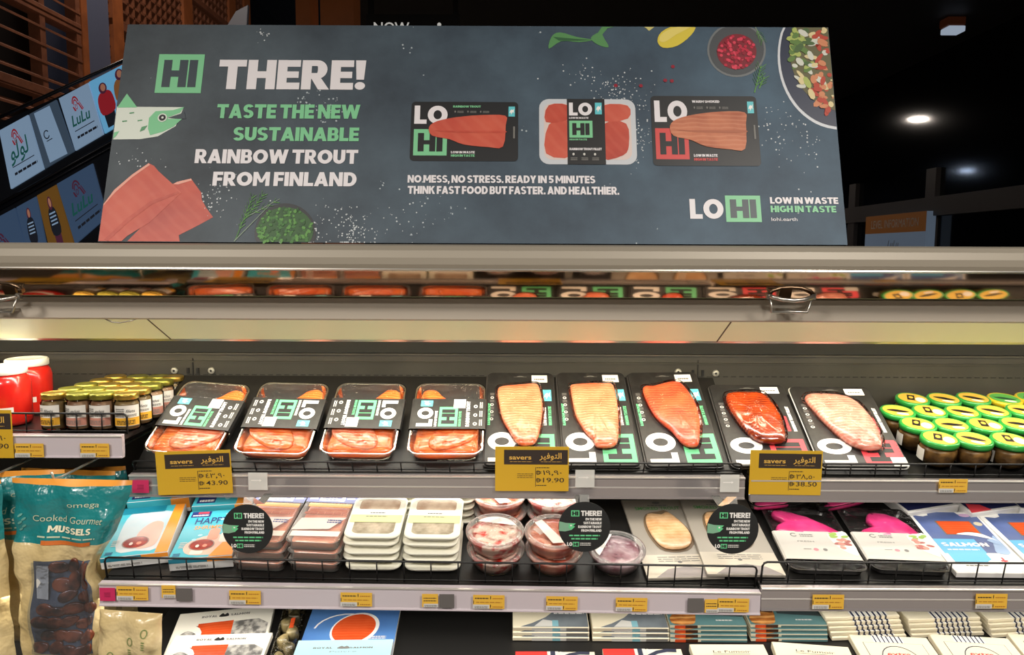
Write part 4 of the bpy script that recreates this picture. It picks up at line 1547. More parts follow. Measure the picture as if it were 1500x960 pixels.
rows = [[(1377, 642, 0), (1426, 643, 1), (1480, 644, 0), (1534, 645, 1)],
        [(1345, 621, 0), (1394, 622, 1), (1444, 622, 0), (1492, 621, 1), (1540, 622, 0)],
        [(1315, 602, 1), (1362, 602, 0), (1410, 603, 1), (1454, 602, 1), (1500, 601, 1), (1545, 601, 0)],
        [(1337, 584, 0), (1383, 584, 1), (1426, 583, 1), (1472, 584, 2), (1513, 583, 2)]]
for r_, row in enumerate(rows):
    for i, (px, py, k) in enumerate(row):
        u, v = US3.at(px, py, .0605)
        v = max(v, .046)
        lb = 'squat jar with %s lid, %s in %s row from the smoked packs' % (('green and yellow', 'green', 'yellow rimmed')[k], ('first', 'second', 'third', 'fourth', 'fifth', 'sixth')[i], ('front', 'second', 'third', 'rearmost')[r_])
        green_jar(US3.m(u, v, .0003), lb, k, math.radians(-20 + RND.uniform(-12, 12)))
# ------------------------------------------------------------------ lower shelf: boxes, trays, tubs and cards
TEAL = mat('box_teal', (70, 182, 200), .35)
TEALD = mat('box_deep_teal', (28, 126, 150), .35)
ORNG = mat('box_orange', (240, 150, 52), .35)
NAVYP = mat('navy_print', (42, 52, 116), .4)
SHRIMP = mat('shrimp_pink', (244, 150, 122), .4)
SHRW = mat('shrimp_white', (246, 222, 208), .4)
WREDD = mat('window_red', (136, 26, 18), .25, noise=((196, 70, 50), 60, .4, .7), coat=.6)
WASH = mat('washed_print', (214, 212, 214), .35, noise=((176, 204, 216), 9, .35, .7))
G_BOX = 'teal and orange shrimp boxes'


def shrimp_box(fr, f, bk, h, W, washed, label, z=0.0, lift=0.0):
    u, v, rot, L = fb(fr, f, bk, h + z)
    t = thing('shrimp_box', fr.m(u, v, z, rot), label, 'box', G_BOX)
    mb = MB()
    mb.prism([(-W / 2, 0), (W / 2, 0), (W / 2, L), (-W / 2, L)], .0003, h, mat('carton_white', (224, 224, 222), .45), .0012)
    A = Art(mb, lambda x, y, l: (-W / 2 + x * W, y * L, h + l))
    A.rect(.005, .005, .995, .995, TEAL, 1)
    if washed:
        A.poly(subdiv([(.20, .10), (.5, .08), (.80, .09), (.86, .5), (.84, .84), (.4, .86), (.16, .85), (.12, .5)]), WASH, 2)
        A.poly([(.80, .005), (.995, .005), (.995, .995), (.84, .995), (.82, .5)], ORNG, 3)
        A.poly(subdiv([(.45, .14), (.72, .14), (.78, .3), (.76, .6), (.58, .64), (.42, .44)]), mat('washed_coral', (238, 178, 160), .35), 4)
        A.rect(.005, .86, .7, .995, TEALD, 4)
    else:
        A.poly([(.62, .005), (.995, .005), (.995, .8), (.93, .62), (.84, .4), (.70, .16)], ORNG, 3)
        A.poly(subdiv([(.30, .06), (.72, .06), (.90, .28), (.84, .42), (.50, .44), (.24, .34), (.16, .2)]), mat('box_pale_coral', (240, 190, 172), .35), 2)
        A.rr(.48, .34, .66, .58, .05, SHRIMP, 4)
        A.rr(.69, .28, .90, .48, .05, SHRW, 4)
        A.rr(.30, .06, .5, .16, .03, SHRW, 4)
        A.txt('HAPPY', .17, .70, .14, NAVYP, 4, 'l', width=.56, slant=.0, off=.012)
        A.txt('SHRIMPS', .20, .58, .08, ORNG, 4, 'l', width=.50, off=.012)
        A.rect(.05, .86, .38, .985, NAVYP, 4)
        A.lines(.08, .88, .35, .93, 1, WHITE, 5)
        A.rect(.16, .93, .34, .97, CORAL, 5)
        for x, y in ((.68, .9), (.62, .78), (.35, .45), (.28, .36), (.78, .82)):
            A.ell(x, y, .04, .022, mat('box_ice', (170, 226, 236), .35), 4, 12)
    A.ell(.44, .245, .205, .115, mat('window_rim', (150, 120, 112), .4), 5)
    A.ell(.44, .245, .185, .103, WREDD, 6)
    A.ell(.38, .22, .03, .03, SHRW, 7, 10)
    A.ell(.50, .22, .04, .03, SHRIMP, 7, 10)
    A.lines(.08, .20, .19, .33, 4, PALE, 5)
    A.lines(.05, .04, .16, .1, 3, NAVYP, 5)
    F_ = Art(mb, lambda x, z_, l: (-W / 2 + x * W, -l, z_ * h))
    F_.rect(.0, .62, .6, .98, TEALD, 1)
    F_.rect(.6, .62, 1, .98, ORNG, 1)
    F_.lines(.1, .2, .6, .4, 2, GREY, 1)
    mb.build('carton', t)
    return t.matrix_world.copy(), L


LS.vmin = .036
SB1 = shrimp_box(LS, (187, 834), (228, 742), .026, .122, True, 'faded shrimp box with a pale front, beside the mussel bag', .0006)
LS.vmin = .030
SB2 = shrimp_box(LS, (286, 834), (322, 748), .028, .118, False, 'bright shrimp box with navy lettering, half behind the round black tag', .0006)
LS.vmin = .017
# the second row stands higher, on the boxes below it
for f, bk, lb in (((240, 741), (252, 722), 'teal shrimp box lying behind the faded one'), ((339, 744), (349, 722), 'teal shrimp box lying behind the bright lettered one')):
    Mf, Lf = SB1 if 'faded' in lb else SB2
    t = thing('shrimp_box', Mf @ Matrix.Translation((.004, Lf + .008, .0004)), lb, 'box', G_BOX)
    W, L, h = .125, .095, .036
    mb = MB().prism([(-W / 2, 0), (W / 2, 0), (W / 2, L), (-W / 2, L)], .0003, h, mat('carton_white', (224, 224, 222), .45), .0012)
    A = Art(mb, lambda x, y, l: (-W / 2 + x * W, y * L, h + l))
    A.rect(.005, .005, .72, .99, TEAL, 1)
    A.rect(.72, .005, .995, .99, ORNG, 1)
    A.rect(.06, .1, .36, .7, NAVYP, 2)
    A.rect(.12, .35, .32, .6, CORAL, 3)
    A.lines(.1, .15, .34, .3, 1, WHITE, 3)
    A.ell(.55, .3, .05, .1, mat('box_ice', (170, 226, 236), .35), 2, 12)
    A.lines(.4, .6, .7, .9, 2, TEALD, 2)
    F_ = Art(mb, lambda x, z_, l: (-W / 2 + x * W, -l, z_ * h))
    F_.rect(.0, .3, .7, .98, TEAL, 1)
    F_.rect(.7, .3, 1, .98, ORNG, 1)
    mb.build('carton', t)

# clear trays of sliced salmon, stacked
G_SL = 'stacked clear trays of sliced salmon'
SLICE = flesh('sliced_salmon', (240, 156, 122), (226, 118, 82), (250, 196, 168), scale=30, rough=.35, stripe=60)
FILM = clear('tray_film', gloss=.12, rough=.1, haze=.14)


def sliced_tray(M, W, L, H, label, topmost):
    t = thing('sliced_salmon_tray', M, label, 'tray of salmon', G_SL)
    mb = MB()
    o = rrect(-W / 2, W / 2, 0, L, .014)
    mb.levels(o, [(.010, .0002), (.004, .003), (.003, H - .003), (.0, H - .0025), (.0, H - .001)], HAZY, True, True, False)
    mb.build('clear_tray', t)
    mb = MB()
    mb.prism(rrect(-W / 2 + .010, W / 2 - .010, .008, L - .01, .010), .003, H - .006, SLICE, .002)
    mb.build('salmon_slices', t)
    mb = MB()
    mb.levels(o, [(0, H - .001), (.002, H)], FILM, False, False, True)
    if topmost:
        A = Art(mb, lambda x, y, l: (-W / 2 + x * W, y * L, H + l))
        A.poly([(.0, .80), (1, .80), (1, .995), (0, .995)], NAVYP, 1)
        A.rect(.26, .83, .76, .95, WHITE, 2)
        A.lines(.30, .85, .72, .93, 2, NAVYP, 3)
        A.lines(.06, .86, .22, .92, 1, WHITE, 2)
        A.lines(.80, .88, .96, .93, 1, WHITE, 2)
        A.rect(.1, .70, .95, .78, ORNG, 1)
        A.lines(.1, .55, .85, .63, 1, mat('tray_brown_print', (170, 100, 80), .4), 1)
        A.poly([(.02, .22), (.72, .26), (.96, .50), (.1, .46)], mat('crumpled_white', (214, 204, 198), .35), 1)
        A.poly([(.05, .10), (.95, .12), (.96, .22), (.05, .2)], mat('crumpled_pale', (232, 222, 214), .35), 1)
        A.lines(.62, .38, .9, .46, 2, NAVYP, 2)
    mb.build('sealed_film', t)


for cx, lb, n, rot in ((376, 'behind the round tag', 3, -3), (458, 'next to the cream trays', 3, -3)):
    u, v = LS.at(cx, 843, 0)
    v = max(v, .022)
    for k in range(n):
        sliced_tray(LS.m(u + .002 * (k % 2), v + .001 * k, .0004 + k * .0238, math.radians(rot)), .104, .166, .0235, 'clear tray of sliced salmon %s, %s' % (lb, 'topmost' if k == n - 1 else ('lowest', 'second up', 'third up')[k]), k == n - 1)

# cream lidded trays
G_CR = 'stacked cream trays with pale green bands'
CRM = mat('cream_plastic', (236, 232, 222), .38)
CRML = mat('cream_lid', (240, 238, 220), .36)
GBAND = mat('pale_green_band', (222, 228, 164), .4)
WIN = mat('dull_window', (150, 142, 122), .2, noise=((206, 196, 176), 40, .4, .7), coat=.6)


def cream_tray(M, label, topmost, W=.106, L=.138, H=.0160, S=1.0):
    t = thing('cream_tray', M, label, 'lidded tray', G_CR)
    o = rrect(-W / 2, W / 2, 0, L, .018)
    mb = MB().levels(o, [(.012, .0002), (.009, .002), (.006, H - .007), (.0015, H - .0060), (.0, H - .0055), (.0, H - .0045)], CRM, True, True, False)
    mb.build('tray', t)
    mb = MB().levels(o, [(.0, H - .0045), (-.001, H - .004), (-.001, H - .0015), (.002, H - .0005), (.010, H - .0005), (.012, H - .0012)], CRML, True, False, True)
    if topmost:
        A = Art(mb, lambda x, y, l: (-W / 2 + x * W, y * L, H - .0012 + l))
        A.rr(.12, .07, .88, .40, .06, WIN, 1)
        A.rr(.12, .66, .88, .93, .06, mat('pinkish_window', (206, 184, 160), .25, noise=((170, 140, 116), 30, .4, .7)), 1)
        A.rect(.02, .36, .98, .66, WHITE, 5)
        A.rect(.02, .34, .98, .52, GBAND, 6)
        A.lines(.36, .56, .64, .60, 1, GREY, 6)
        A.lines(.3, .47, .7, .50, 1, GREY, 8)
    mb.build('lid', t)


for cx, lb in ((542, 'beside the sliced salmon'), (630, 'beside the round tubs')):
    u, v = LS.at(cx, 848, 0)
    v = max(v, .022)
    for k in range(5):
        dx = (.003, -.003, .001, -.002, .002)[k]
        cream_tray(LS.m(u + dx, v + .002 * k + (.003 if k % 2 else 0), .0004 + k * .0162, math.radians((1, -2, 1, -1, 0)[k])), 'cream tray %s, %s' % (lb, ('lowest of five', 'second from the bottom', 'middle of five', 'second from the top', 'topmost of five')[k]), k == 4)
for cx, lb, n in ((572, 'in the rear stack beside the sliced salmon', 5), (652, 'in the rear stack beside the round tubs', 6)):
    u, v = LS.at(cx, 745, .0162 * n)
    v = .178
    for k in range(n):
        cream_tray(LS.m(u, v, .0004 + k * .0162), 'cream tray %s, %s' % (lb, ('lowest', 'second up', 'third up', 'fourth up', 'fifth up', 'sixth up')[k]), k == n - 1)

# round clear tubs
G_TUB = 'round clear tubs of seafood salad'
SURI = mat('seafood_salad', (238, 206, 188), .35, noise=((206, 44, 30), 42, .50, .60), coat=.4)
SURIP = mat('pink_seafood', (232, 158, 130), .35, noise=((200, 84, 58), 30, .45, .62), coat=.4)
BERR = mat('purple_seafood', (150, 96, 110), .35, noise=((214, 190, 196), 30, .42, .62), coat=.4)
RIMM = clear('tub_rim', gloss=.3, rough=.1, haze=.22)


def tub(M, fill, label, turn, R_=.0565, H=.037, kind=0):
    t = thing('round_tub', M, label, 'tub', G_TUB)
    mb = MB().lathe([(.040, .0002), (.045, .002), (R_ - .006, H * .55), (R_ - .003, H * .8), (R_, H * .82), (R_, H * .86)], PET, 32, cap1=False)
    mb.build('clear_tub', t)
    MB().lathe([(.039, .0022), (.043, .004), (R_ - .0075, H * .55), (R_ - .006, H * .76), (R_ - .02, H * .80)], fill, 28).build('salad', t)
    mb = MB().lathe([(R_, H * .86), (R_ + .0008, H * .88), (R_ + .0008, H * .97), (R_ - .003, H), (R_ - .006, H), (R_ - .008, H * .95), (R_ - .011, H * .93)], RIMM, 36, cap0=False, cap1=False)
    mb.lathe([(R_ - .011, H * .93), (.004, H * .935)], PETW, 30, cap0=False)
    l_ = MB()
    A = Art(l_, flat(H * .94 + .0006)).rot(turn)
    r = R_ - .012
    # half-moon paper label
    if kind == 0:
        A.poly([(r * math.cos(a), r * math.sin(a)) for a in (math.radians(-8 + 120 * i / 14) for i in range(15))], WHITE, 2)
    else:
        A.poly([(-r * .95, .004), (r * .95, -.004), (r * .95, .014), (-r * .7, .026)], WHITE, 2)
    A.lines(r * .1, r * .45, r * .6, r * .7, 3, PALE, 3)
    l_.build('paper_label', mb.build('lid', t))


def tub_at(px, py, n, fills, lbs, turn, kind=0, H=.037):
    u, v = LS.at(px, py, .0005 + n * H)
    v = .068 if 760 < py < 800 else max(v, .068)
    if py < 760:
        v = max(v, .200)
    for k in range(n):
        tub(LS.m(u + .002 * (n - 1 - k), v - .002 * (n - 1 - k), .0005 + k * (H + .0004)), fills[k], lbs[k], turn, kind=kind)


tub_at(725, 780, 2, (SURI, SURI), ('clear tub of red flecked salad, lower of the front pair by the cream trays', 'clear tub of red flecked salad, upper of the front pair by the cream trays'), .5)
tub_at(812, 791, 2, (SURIP, SURIP), ('clear tub of pink salad under another, below the round tag', 'clear tub of pink salad with white strip label, touching the round tag'), 2.2, 1)
tub_at(731, 741, 2, (SURIP,) * 2, ('clear tub behind the front stack by the cream trays, lower one', 'clear tub showing above the front stack by the cream trays'), 2.3, 1)
tub_at(811, 739, 2, (SURI,) * 2, ('clear tub behind the pink salad stack, lower one', 'clear tub showing above the pink salad stack, half moon label'), 1.5)
tub_at(906, 814, 1, (BERR,), ('single clear tub of purple seafood beside the silver cards',), 1.8)

# silver-grey cards with a bread-coloured fillet
SILV = mat('silver_card', (172, 164, 152), .42, .3)
SILL = mat('cream_card', (212, 202, 184), .45)
BREAD = flesh('pale_smoked_fillet', (232, 190, 142), (210, 156, 104), (246, 216, 180), scale=40, rough=.3, stripe=30, sf=.25)


def silver_card(f, bk, W, z, label):
    h = .007
    u, v, rot, L = fb(LS, f, bk, h + z)
    t = thing('smoked_trout_card', LS.m(u, v, z, rot), label, 'fish pack', 'silver grey card packs')
    mb = MB()
    mb.prism([(-W / 2, 0), (W / 2, 0), (W / 2, L), (-W / 2, L)], .0004, h, SILV, .001)
    A = Art(mb, lambda x, y, l: (-W / 2 + x * W, y * L, h + l))
    A.poly([(.0, .0), (1, 0), (1, .1), (.99, .26), (0, .26)], SILL, 1)
    A.poly([(.12, .002), (.30, .09), (.55, .12), (.80, .09), (.98, .002)], mat('grey_flap', (150, 142, 140), .5), 3)
    A.poly(subdiv([(.36, .30), (.66, .30), (.82, .42), (.80, .60), (.62, .82), (.48, .82), (.28, .78), (.20, .62), (.24, .42)]), mat('window_edge', (120, 100, 76), .5), 3)
    A.txt('SMOKED TROUT', .16, .845, .045, mat('card_green', (86, 150, 84), .5), 3, 'l', width=.66, off=.015)
    A.ell(.5, .945, .06, .018, GREY, 3, 12)
    A.lines(.36, .90, .66, .925, 1, GREY, 3)
    A.lines(.22, .18, .8, .25, 3, GREY, 3, .25)
    A.ell(.5, .17, .03, .012, GREY, 3, 10)
    mb.build('card', t)
    o = subdiv([(-W / 2 + x * W, y * L) for x, y in [(.38, .32), (.64, .32), (.79, .43), (.77, .60), (.62, .79), (.50, .76), (.30, .77), (.23, .62), (.27, .43)]])
    MB().slab(o, .006, BREAD, h + .0006, bump=.0008, seed=4).build('fish_fillet', t)


silver_card((1007, 850), (958, 732), .150, .001, 'silver card pack showing a pale fillet in its rounded window')
silver_card((1096, 847), (1044, 731), .150, .0095, 'silver card pack half covered by a round black tag')

# pink dyed fish in black trays with white sleeve
PINK = mat('pink_fish', (216, 62, 124), .3, noise=((190, 36, 98), 24, .4, .7), coat=.5)
BTRAY = mat('black_tray', (36, 34, 33), .25, coat=.4)
SLVW = mat('white_sleeve', (204, 199, 190), .42)


def pink_pack(f, bk, W, label, shape, z=.0005, sleeve=True):
    h = .016
    u, v, rot, L = fb(LS3, f, bk, h + z)
    t = thing('pink_fish_pack', LS3.m(u, v, z, rot), label, 'fish pack', 'black trays of pink fish')
    o = rrect(-W / 2, W / 2, 0, L, .018)
    mb = MB().levels(o, [(.010, .0003), (.006, .003), (.004, h - .002), (0, h - .001), (0, h), (.006, h), (.010, h - .006), (.014, .005)], BTRAY, False)
    mb.build('tray', t)
    pts = subdiv([(x * W, y * L) for x, y in shape])
    MB().slab(pts, .013, PINK, .005, bump=.001, seed=8).build('fish_fillet', t)
    mb = MB().levels(rrect(-W / 2 + .003, W / 2 - .003, .003, L - .003, .016), [(0, h + .0006), (.004, h + .0014), (.02, h + .001)], PETW, True, False, True)
    mb.build('clear_film', t)
    if sleeve:
        y0, y1 = .14 * L, .56 * L
        mb = MB()
        zz = h + .0025
        ring = [(-W / 2 + .004, .0006), (-W / 2 - .001, h), (-W / 2 + .002, zz), (W / 2 - .002, zz), (W / 2 + .001, h), (W / 2 - .004, .0006)]
        mb.rings([[(x, y, q) for x, q in ring] for y in (y1, y0)], SLVW, False, False, False, False)
        mb.rings([[(x, y, q - .0004) for x, q in ring] for y in (y0, y1)], SLVW, False, False, False, False)
        A = Art(mb, lambda x, y, l: (-W / 2 + x * W, y0 + y * (y1 - y0), zz + l))
        A.arc(.26, .86, .045, .07, 40, 330, .015, .025, GREY, 1)
        A.txt('FRESH', .27, .60, .05, GREY, 1, 'l', width=.22)
        A.lines(.34, .80, .52, .92, 2, GREY, 1)
        A.ell(.46, .34, .035, .05, mat('pink_dot', (214, 130, 140), .5), 1, 10)
        A.ell(.58, .34, .03, .05, GREY, 1, 10)
        A.lines(.3, .34, .4, .38, 1, GREY, 1)
        A.poly(subdiv([(.72, .9), (.86, .98), (.99, .98), (.99, .2), (.86, .26), (.76, .5)]), mat('plate_print', (236, 230, 220), .45), 1)
        FOODP = [mat('food_pink', (212, 140, 124), .45), mat('food_green', (150, 184, 76), .45), mat('food_rose', (176, 92, 84), .45)]
        for i in range(14):
            a_ = RND.uniform(.78, .97)
            b_ = RND.uniform(.42, .92)
            A.ell(a_, b_, .04, .06, FOODP[1 if b_ > .78 else RND.choice((0, 2))], 2 + i % 3, 9, RND.uniform(0, PI))
        mb.build('sleeve', t)


SH1 = [(-.40, .55), (.0, .50), (.42, .50), (.44, .58), (.20, .76), (-.10, .90), (-.32, .93), (-.38, .84), (-.26, .74), (-.40, .66)]
SH2 = [(-.30, .52), (.1, .48), (.42, .48), (.44, .60), (.34, .80), (.16, .92), (-.06, .92), (-.16, .80), (-.14, .68), (-.34, .60)]
pink_pack((1222, 846), (1163, 742), .150, 'black tray of pink fish with white sleeve, next to the round tag', SH1)
pink_pack((1346, 847), (1274, 745), .150, 'black tray of pink fish with white sleeve, beside the blue salmon pack', SH2)
pink_pack((1150, 739), (1140, 728), .150, 'black tray of pink fish behind the one next to the round tag', [(-.42, .1), (.0, .05), (.1, .4), (-.2, .7), (-.4, .6)], .012, False)
pink_pack((1245, 738), (1230, 727), .150, 'black tray of pink fish behind the one beside the salmon pack', [(-.30, .06), (.2, .04), (.36, .3), (.2, .8), (-.2, .8), (-.36, .5)], .012, False)

# blue and white salmon cards
BLU1 = mat('salmon_card_slate', (92, 108, 156), .4, noise=((66, 82, 132), 14, .35, .7))
SKYB = mat('salmon_card_sky', (92, 180, 226), .4)
BLUK = mat('salmon_card_ice', (150, 176, 210), .4)
ORW = flesh('window_salmon', (216, 84, 40), (204, 70, 30), (232, 122, 74), scale=20, rough=.25, stripe=40, sf=.2)


def salmon_card(f, bk, W, z, label, green=False):
    h = .012
    u, v, rot, L = fb(LS3, f, bk, h + z)
    t = thing('salmon_card', LS3.m(u, v, z, rot), label, 'fish pack', 'blue and white salmon cards')
    mb = MB().prism([(-W / 2, 0), (W / 2, 0), (W / 2, L), (-W / 2, L)], .0004, h, WHITE, .001)
    A = Art(mb, lambda x, y, l: (-W / 2 + x * W, y * L, h + l))
    A.poly([(.06, .30), (.94, .30), (.97, .95), (.72, .95), (.70, .99), (.30, .99), (.28, .93), (.2, .91), (.06, .93)], BLU1, 1)
    A.rect(.06, .29, .62, .52, SKYB, 2)
    A.poly(subdiv([(.76, .30), (.94, .30), (.94, .58), (.86, .50), (.80, .40)]), BLUK, 2)
    A.heavy('SALMON', .12, .40, .06, WHITE, 3, width=.62)
    A.lines(.14, .34, .56, .37, 1, WHITE, 3)
    A.poly([(.10, .16), (.52, .16), (.60, .20), (.60, .29), (.10, .29)], mat('pale_green_label', (120, 190, 130), .4) if green else SKYB, 2)
    A.poly(subdiv([(.44, .60), (.62, .63), (.80, .60), (.93, .48), (.82, .53), (.62, .58)]), WHITE, 4)
    A.poly(subdiv([(.78, .50), (.88, .52), (.95, .44), (.86, .44)]), BLUK, 4)
    A.ell(.88, .78, .06, .035, mat('gold_seal', (196, 186, 160), .4), 3, 12)
    A.ell(.80, .93, .08, .03, mat('lilac_seal', (206, 170, 206), .4), 3, 12)
    A.poly([(.74, .13), (.77, .13), (.77, .17), (.80, .17), (.80, .19), (.77, .19), (.77, .23), (.74, .23), (.74, .19), (.71, .19), (.71, .17), (.74, .17)], CORAL, 2)
    A.lines(.2, .1, .5, .13, 1, GREY, 2)
    mb.build('card', t)
    mb = MB()
    A = Art(mb, lambda x, y, l: (-W / 2 + x * W, y * L, h + l))
    A.rect(.30, .59, .80, .83, mat('window_edge', (120, 100, 76), .5), 2)
    A.poly([(.32, .60), (.54, .60), (.58, .64), (.70, .64), (.78, .61), (.78, .82), (.32, .82)], ORW, 4)
    mb.build('window', t)


salmon_card((1467, 848), (1376, 750), .150, .0005, 'blue and white card reading SALMON with an orange window')
salmon_card((1590, 850), (1480, 752), .150, .0005, 'blue and white salmon card cut by the picture edge', True)
for (f, bk, lb) in (((1368, 746), (1346, 730), 'navy salmon card lying behind the one reading SALMON'), ((1462, 748), (1436, 730), 'navy salmon card with a red corner, behind the salmon cards'), ((1540, 748), (1520, 730), 'navy salmon card with gold print at the end of the row behind')):
    u, v, rot, L = fb(LS3, f, bk, .022)
    L = .085
    W = .13
    t = thing('salmon_card', LS3.m(u, v, .0005, rot), lb, 'fish pack', 'blue and white salmon cards')
    h = .022
    mb = MB().prism([(-W / 2, 0), (W / 2, 0), (W / 2, L), (-W / 2, L)], .0004, h, WHITE, .001)
    A = Art(mb, lambda x, y, l: (-W / 2 + x * W, y * L, h + l))
    A.poly([(.04, .08), (.94, .08), (.94, .6), (.04, .6)], mat('card_navy', (36, 40, 84), .4), 1)
    A.poly([(.2, .64), (.95, .64), (.9, .95), (.3, .95)], SHRIMP if 'SALMON' in lb else mat('card_navy', (36, 40, 84), .4), 1)
    A.ell(.86, .45, .07, .12, mat('gold_seal', (196, 186, 160), .4), 2, 10)
    if 'red' in lb:
        A.poly([(0, .02), (.4, .04), (.32, .3), (.1, .4), (.05, .2)], CORAL, 3)
    mb.build('card', t)
# ------------------------------------------------------------------ base deck packs
RSW = mat('royal_white', (232, 228, 216), .42)
INKG = mat('engraving_grey', (96, 94, 92), .5, noise=((190, 186, 178), 70, .4, .6))
G_RS = 'flat salmon packs at the end of the base deck'


def flat_pack(fr, f, bk, W, h, z, label, cat, group, name, body, art, L=None, rot=None, part='card'):
    u, v, r_, L_ = fb(fr, f, bk, h + z)
    L = L or L_
    rot = r_ if rot is None else rot
    t = thing(name, fr.m(u, v, z, rot), label, cat, group)
    mb = MB().prism([(-W / 2, 0), (W / 2, 0), (W / 2, L), (-W / 2, L)], .0003, h, body, min(.001, h * .2))
    art(Art(mb, lambda x, y, l: (-W / 2 + x * W, y * L, h + l)), Art(mb, lambda x, z_, l: (-W / 2 + x * W, -l, z_ * h)))
    mb.build(part, t)
    return t, L


def royal(blue, text=True):
    def f(A, Fr):
        top = 1.0
        if blue == 2:
            A.rect(.0, .0, 1, 1, mat('royal_pale_blue', (170, 212, 224), .42), 1)
            A.heavy('ROYAL', .18, .80, .035, GREY, 2, width=.20)
            A.heavy('SALMON', .56, .80, .035, GREY, 2, width=.24)
            A.poly(subdiv([(.43, .80), (.47, .86), (.5, .84), (.53, .86), (.56, .80)]), GREY, 2)
            A.txt('Poivre', .36, .72, .025, GREY, 2, 'l', width=.28, slant=.2)
        elif blue:
            A.rect(.0, .0, 1, 1, mat('royal_blue', (84, 132, 190), .42, noise=((60, 98, 166), 5, .35, .7)), 1)
            A.arc(.44, .56, .36, .32, 70, 170, .02, .02, WHITE, 2)
            A.ell(.54, .60, .25, .30, WHITE, 2, 40, -.5)
            A.ell(.53, .605, .222, .265, ORW, 3, 40, -.5)
            A.lines(.72, .42, .9, .48, 2, PALE, 2)
        else:
            A.heavy('ROYAL', .25, .865, .04, GREY, 1, width=.16)
            A.heavy('SALMON', .55, .865, .04, GREY, 1, width=.20)
            A.poly(subdiv([(.43, .865), (.46, .93), (.485, .90), (.51, .93), (.53, .865)]), INK, 1)
            A.poly([(.06, .04), (.97, .04), (.97, .66), (.86, .76), (.3, .74), (.04, .68)], INKG, 1)
            A.poly([(.26, .04), (.62, .04), (.60, .77), (.24, .76)], ORW, 2)
            A.poly(subdiv([(.02, .70), (.16, .75), (.30, .60), (.26, .2), (.04, .04)]), RSW, 3)
            A.poly(subdiv([(.08, .56), (.16, .64), (.26, .54), (.14, .50)]), INKG, 4)
    return f


flat_pack(BD, (292, 1004), (328, 929), .188, .012, .0130, 'white salmon pack with orange picture, the nearer of the overlapping two', 'fish pack', G_RS, 'salmon_pack', RSW, royal(0))
flat_pack(BD, (308, 975), (334, 893), .188, .012, .0006, 'white salmon pack with orange picture set behind the nearer one', 'fish pack', G_RS, 'salmon_pack', RSW, royal(0))
flat_pack(BD, (488, 1006), (507, 938), .182, .012, .0136, 'pale blue salmon pack in front of the deep blue one', 'fish pack', G_RS, 'salmon_pack', RSW, royal(2))
flat_pack(BD, (500, 975), (523, 890), .182, .012, .0006, 'deep blue salmon pack with an orange oval inside a white ring', 'fish pack', G_RS, 'salmon_pack', RSW, royal(1))
# bag of shellfish between them
OLIVE = mat('shellfish', (178, 160, 112), .3, noise=((66, 60, 40), 26, .38, .62), coat=.5)
u, v, rs, _ = fb(BD, (405, 975), (427, 892), .015)
t = thing('shellfish_bag', BD.m(u - .004, v + .09, .0006, rs), 'small bag of olive coloured shellfish between the white and blue packs', 'bag')
mb = MB()
for i in range(9):
    x, y = (-.005, .006)[i % 2] + RND.uniform(-.002, .002), -.075 + .025 * i
    a_ = RND.uniform(0, 3)
    o = subdiv([(x + .0105 * math.cos(q + a_) * (1.35 if k % 2 else .8), y + .015 * math.sin(q + a_)) for k, q in enumerate(2 * PI * j / 6 for j in range(6))])
    mb.slab(o, .022, OLIVE, .002, seed=i)
mb.box(.002, .010, .0, .03, .025, .0265, ORW)
mb.build('shellfish', t)
mb = MB().slab(subdiv([(-.018, -.10), (.018, -.10), (.021, 0), (.020, .14), (-.018, .14), (-.020, 0)]), .029, PETW, .0004)
mb.build('clear_bag', t)

# shingled packs
CRMP = mat('cream_pack', (226, 216, 190), .45)
G_A, G_B, G_C, G_D, G_E = 'cream and grey packs shingled on the base deck', 'teal smoked fillet packs shingled on the base deck', 'striped cream packs shingled on the base deck', 'cream packs in the front row', 'striped cream packs in the front row'
GRYB = mat('pack_grey_scene', (120, 128, 134), .4, noise=((80, 84, 92), 12, .35, .7))


def art_a(A, Fr):
    A.poly([(.10, .01), (.99, .01), (.99, .99), (.66, .99), (.66, .60), (.58, .42), (.44, .24), (.26, .10)], GRYB, 1)
    A.poly([(.61, .46), (.99, .42), (.99, .72), (.66, .72)], mat('pack_brown', (118, 88, 74), .4), 2)
    A.lines(.55, .31, .95, .41, 2, WHITE, 3)
    A.poly([(.28, .02), (.55, .02), (.52, .15), (.40, .18)], PALE, 2)
    A.rect(.52, .02, .60, .16, mat('pack_ice_blue', (128, 178, 190), .4), 3)
    Fr.rect(.25, .1, .98, .8, PALE, 1)
    Fr.rect(.52, .1, .62, .8, mat('pack_ice_blue', (128, 178, 190), .4), 2)
    Fr.rect(.7, .1, .98, .8, GREY, 2)


TEALP = mat('pack_teal', (92, 130, 132), .38, noise=((62, 92, 96), 4, .35, .7))
BROWNF = flesh('baked_fillet', (210, 140, 70), (120, 58, 20), (236, 180, 110), scale=30, rough=.3, stripe=20)


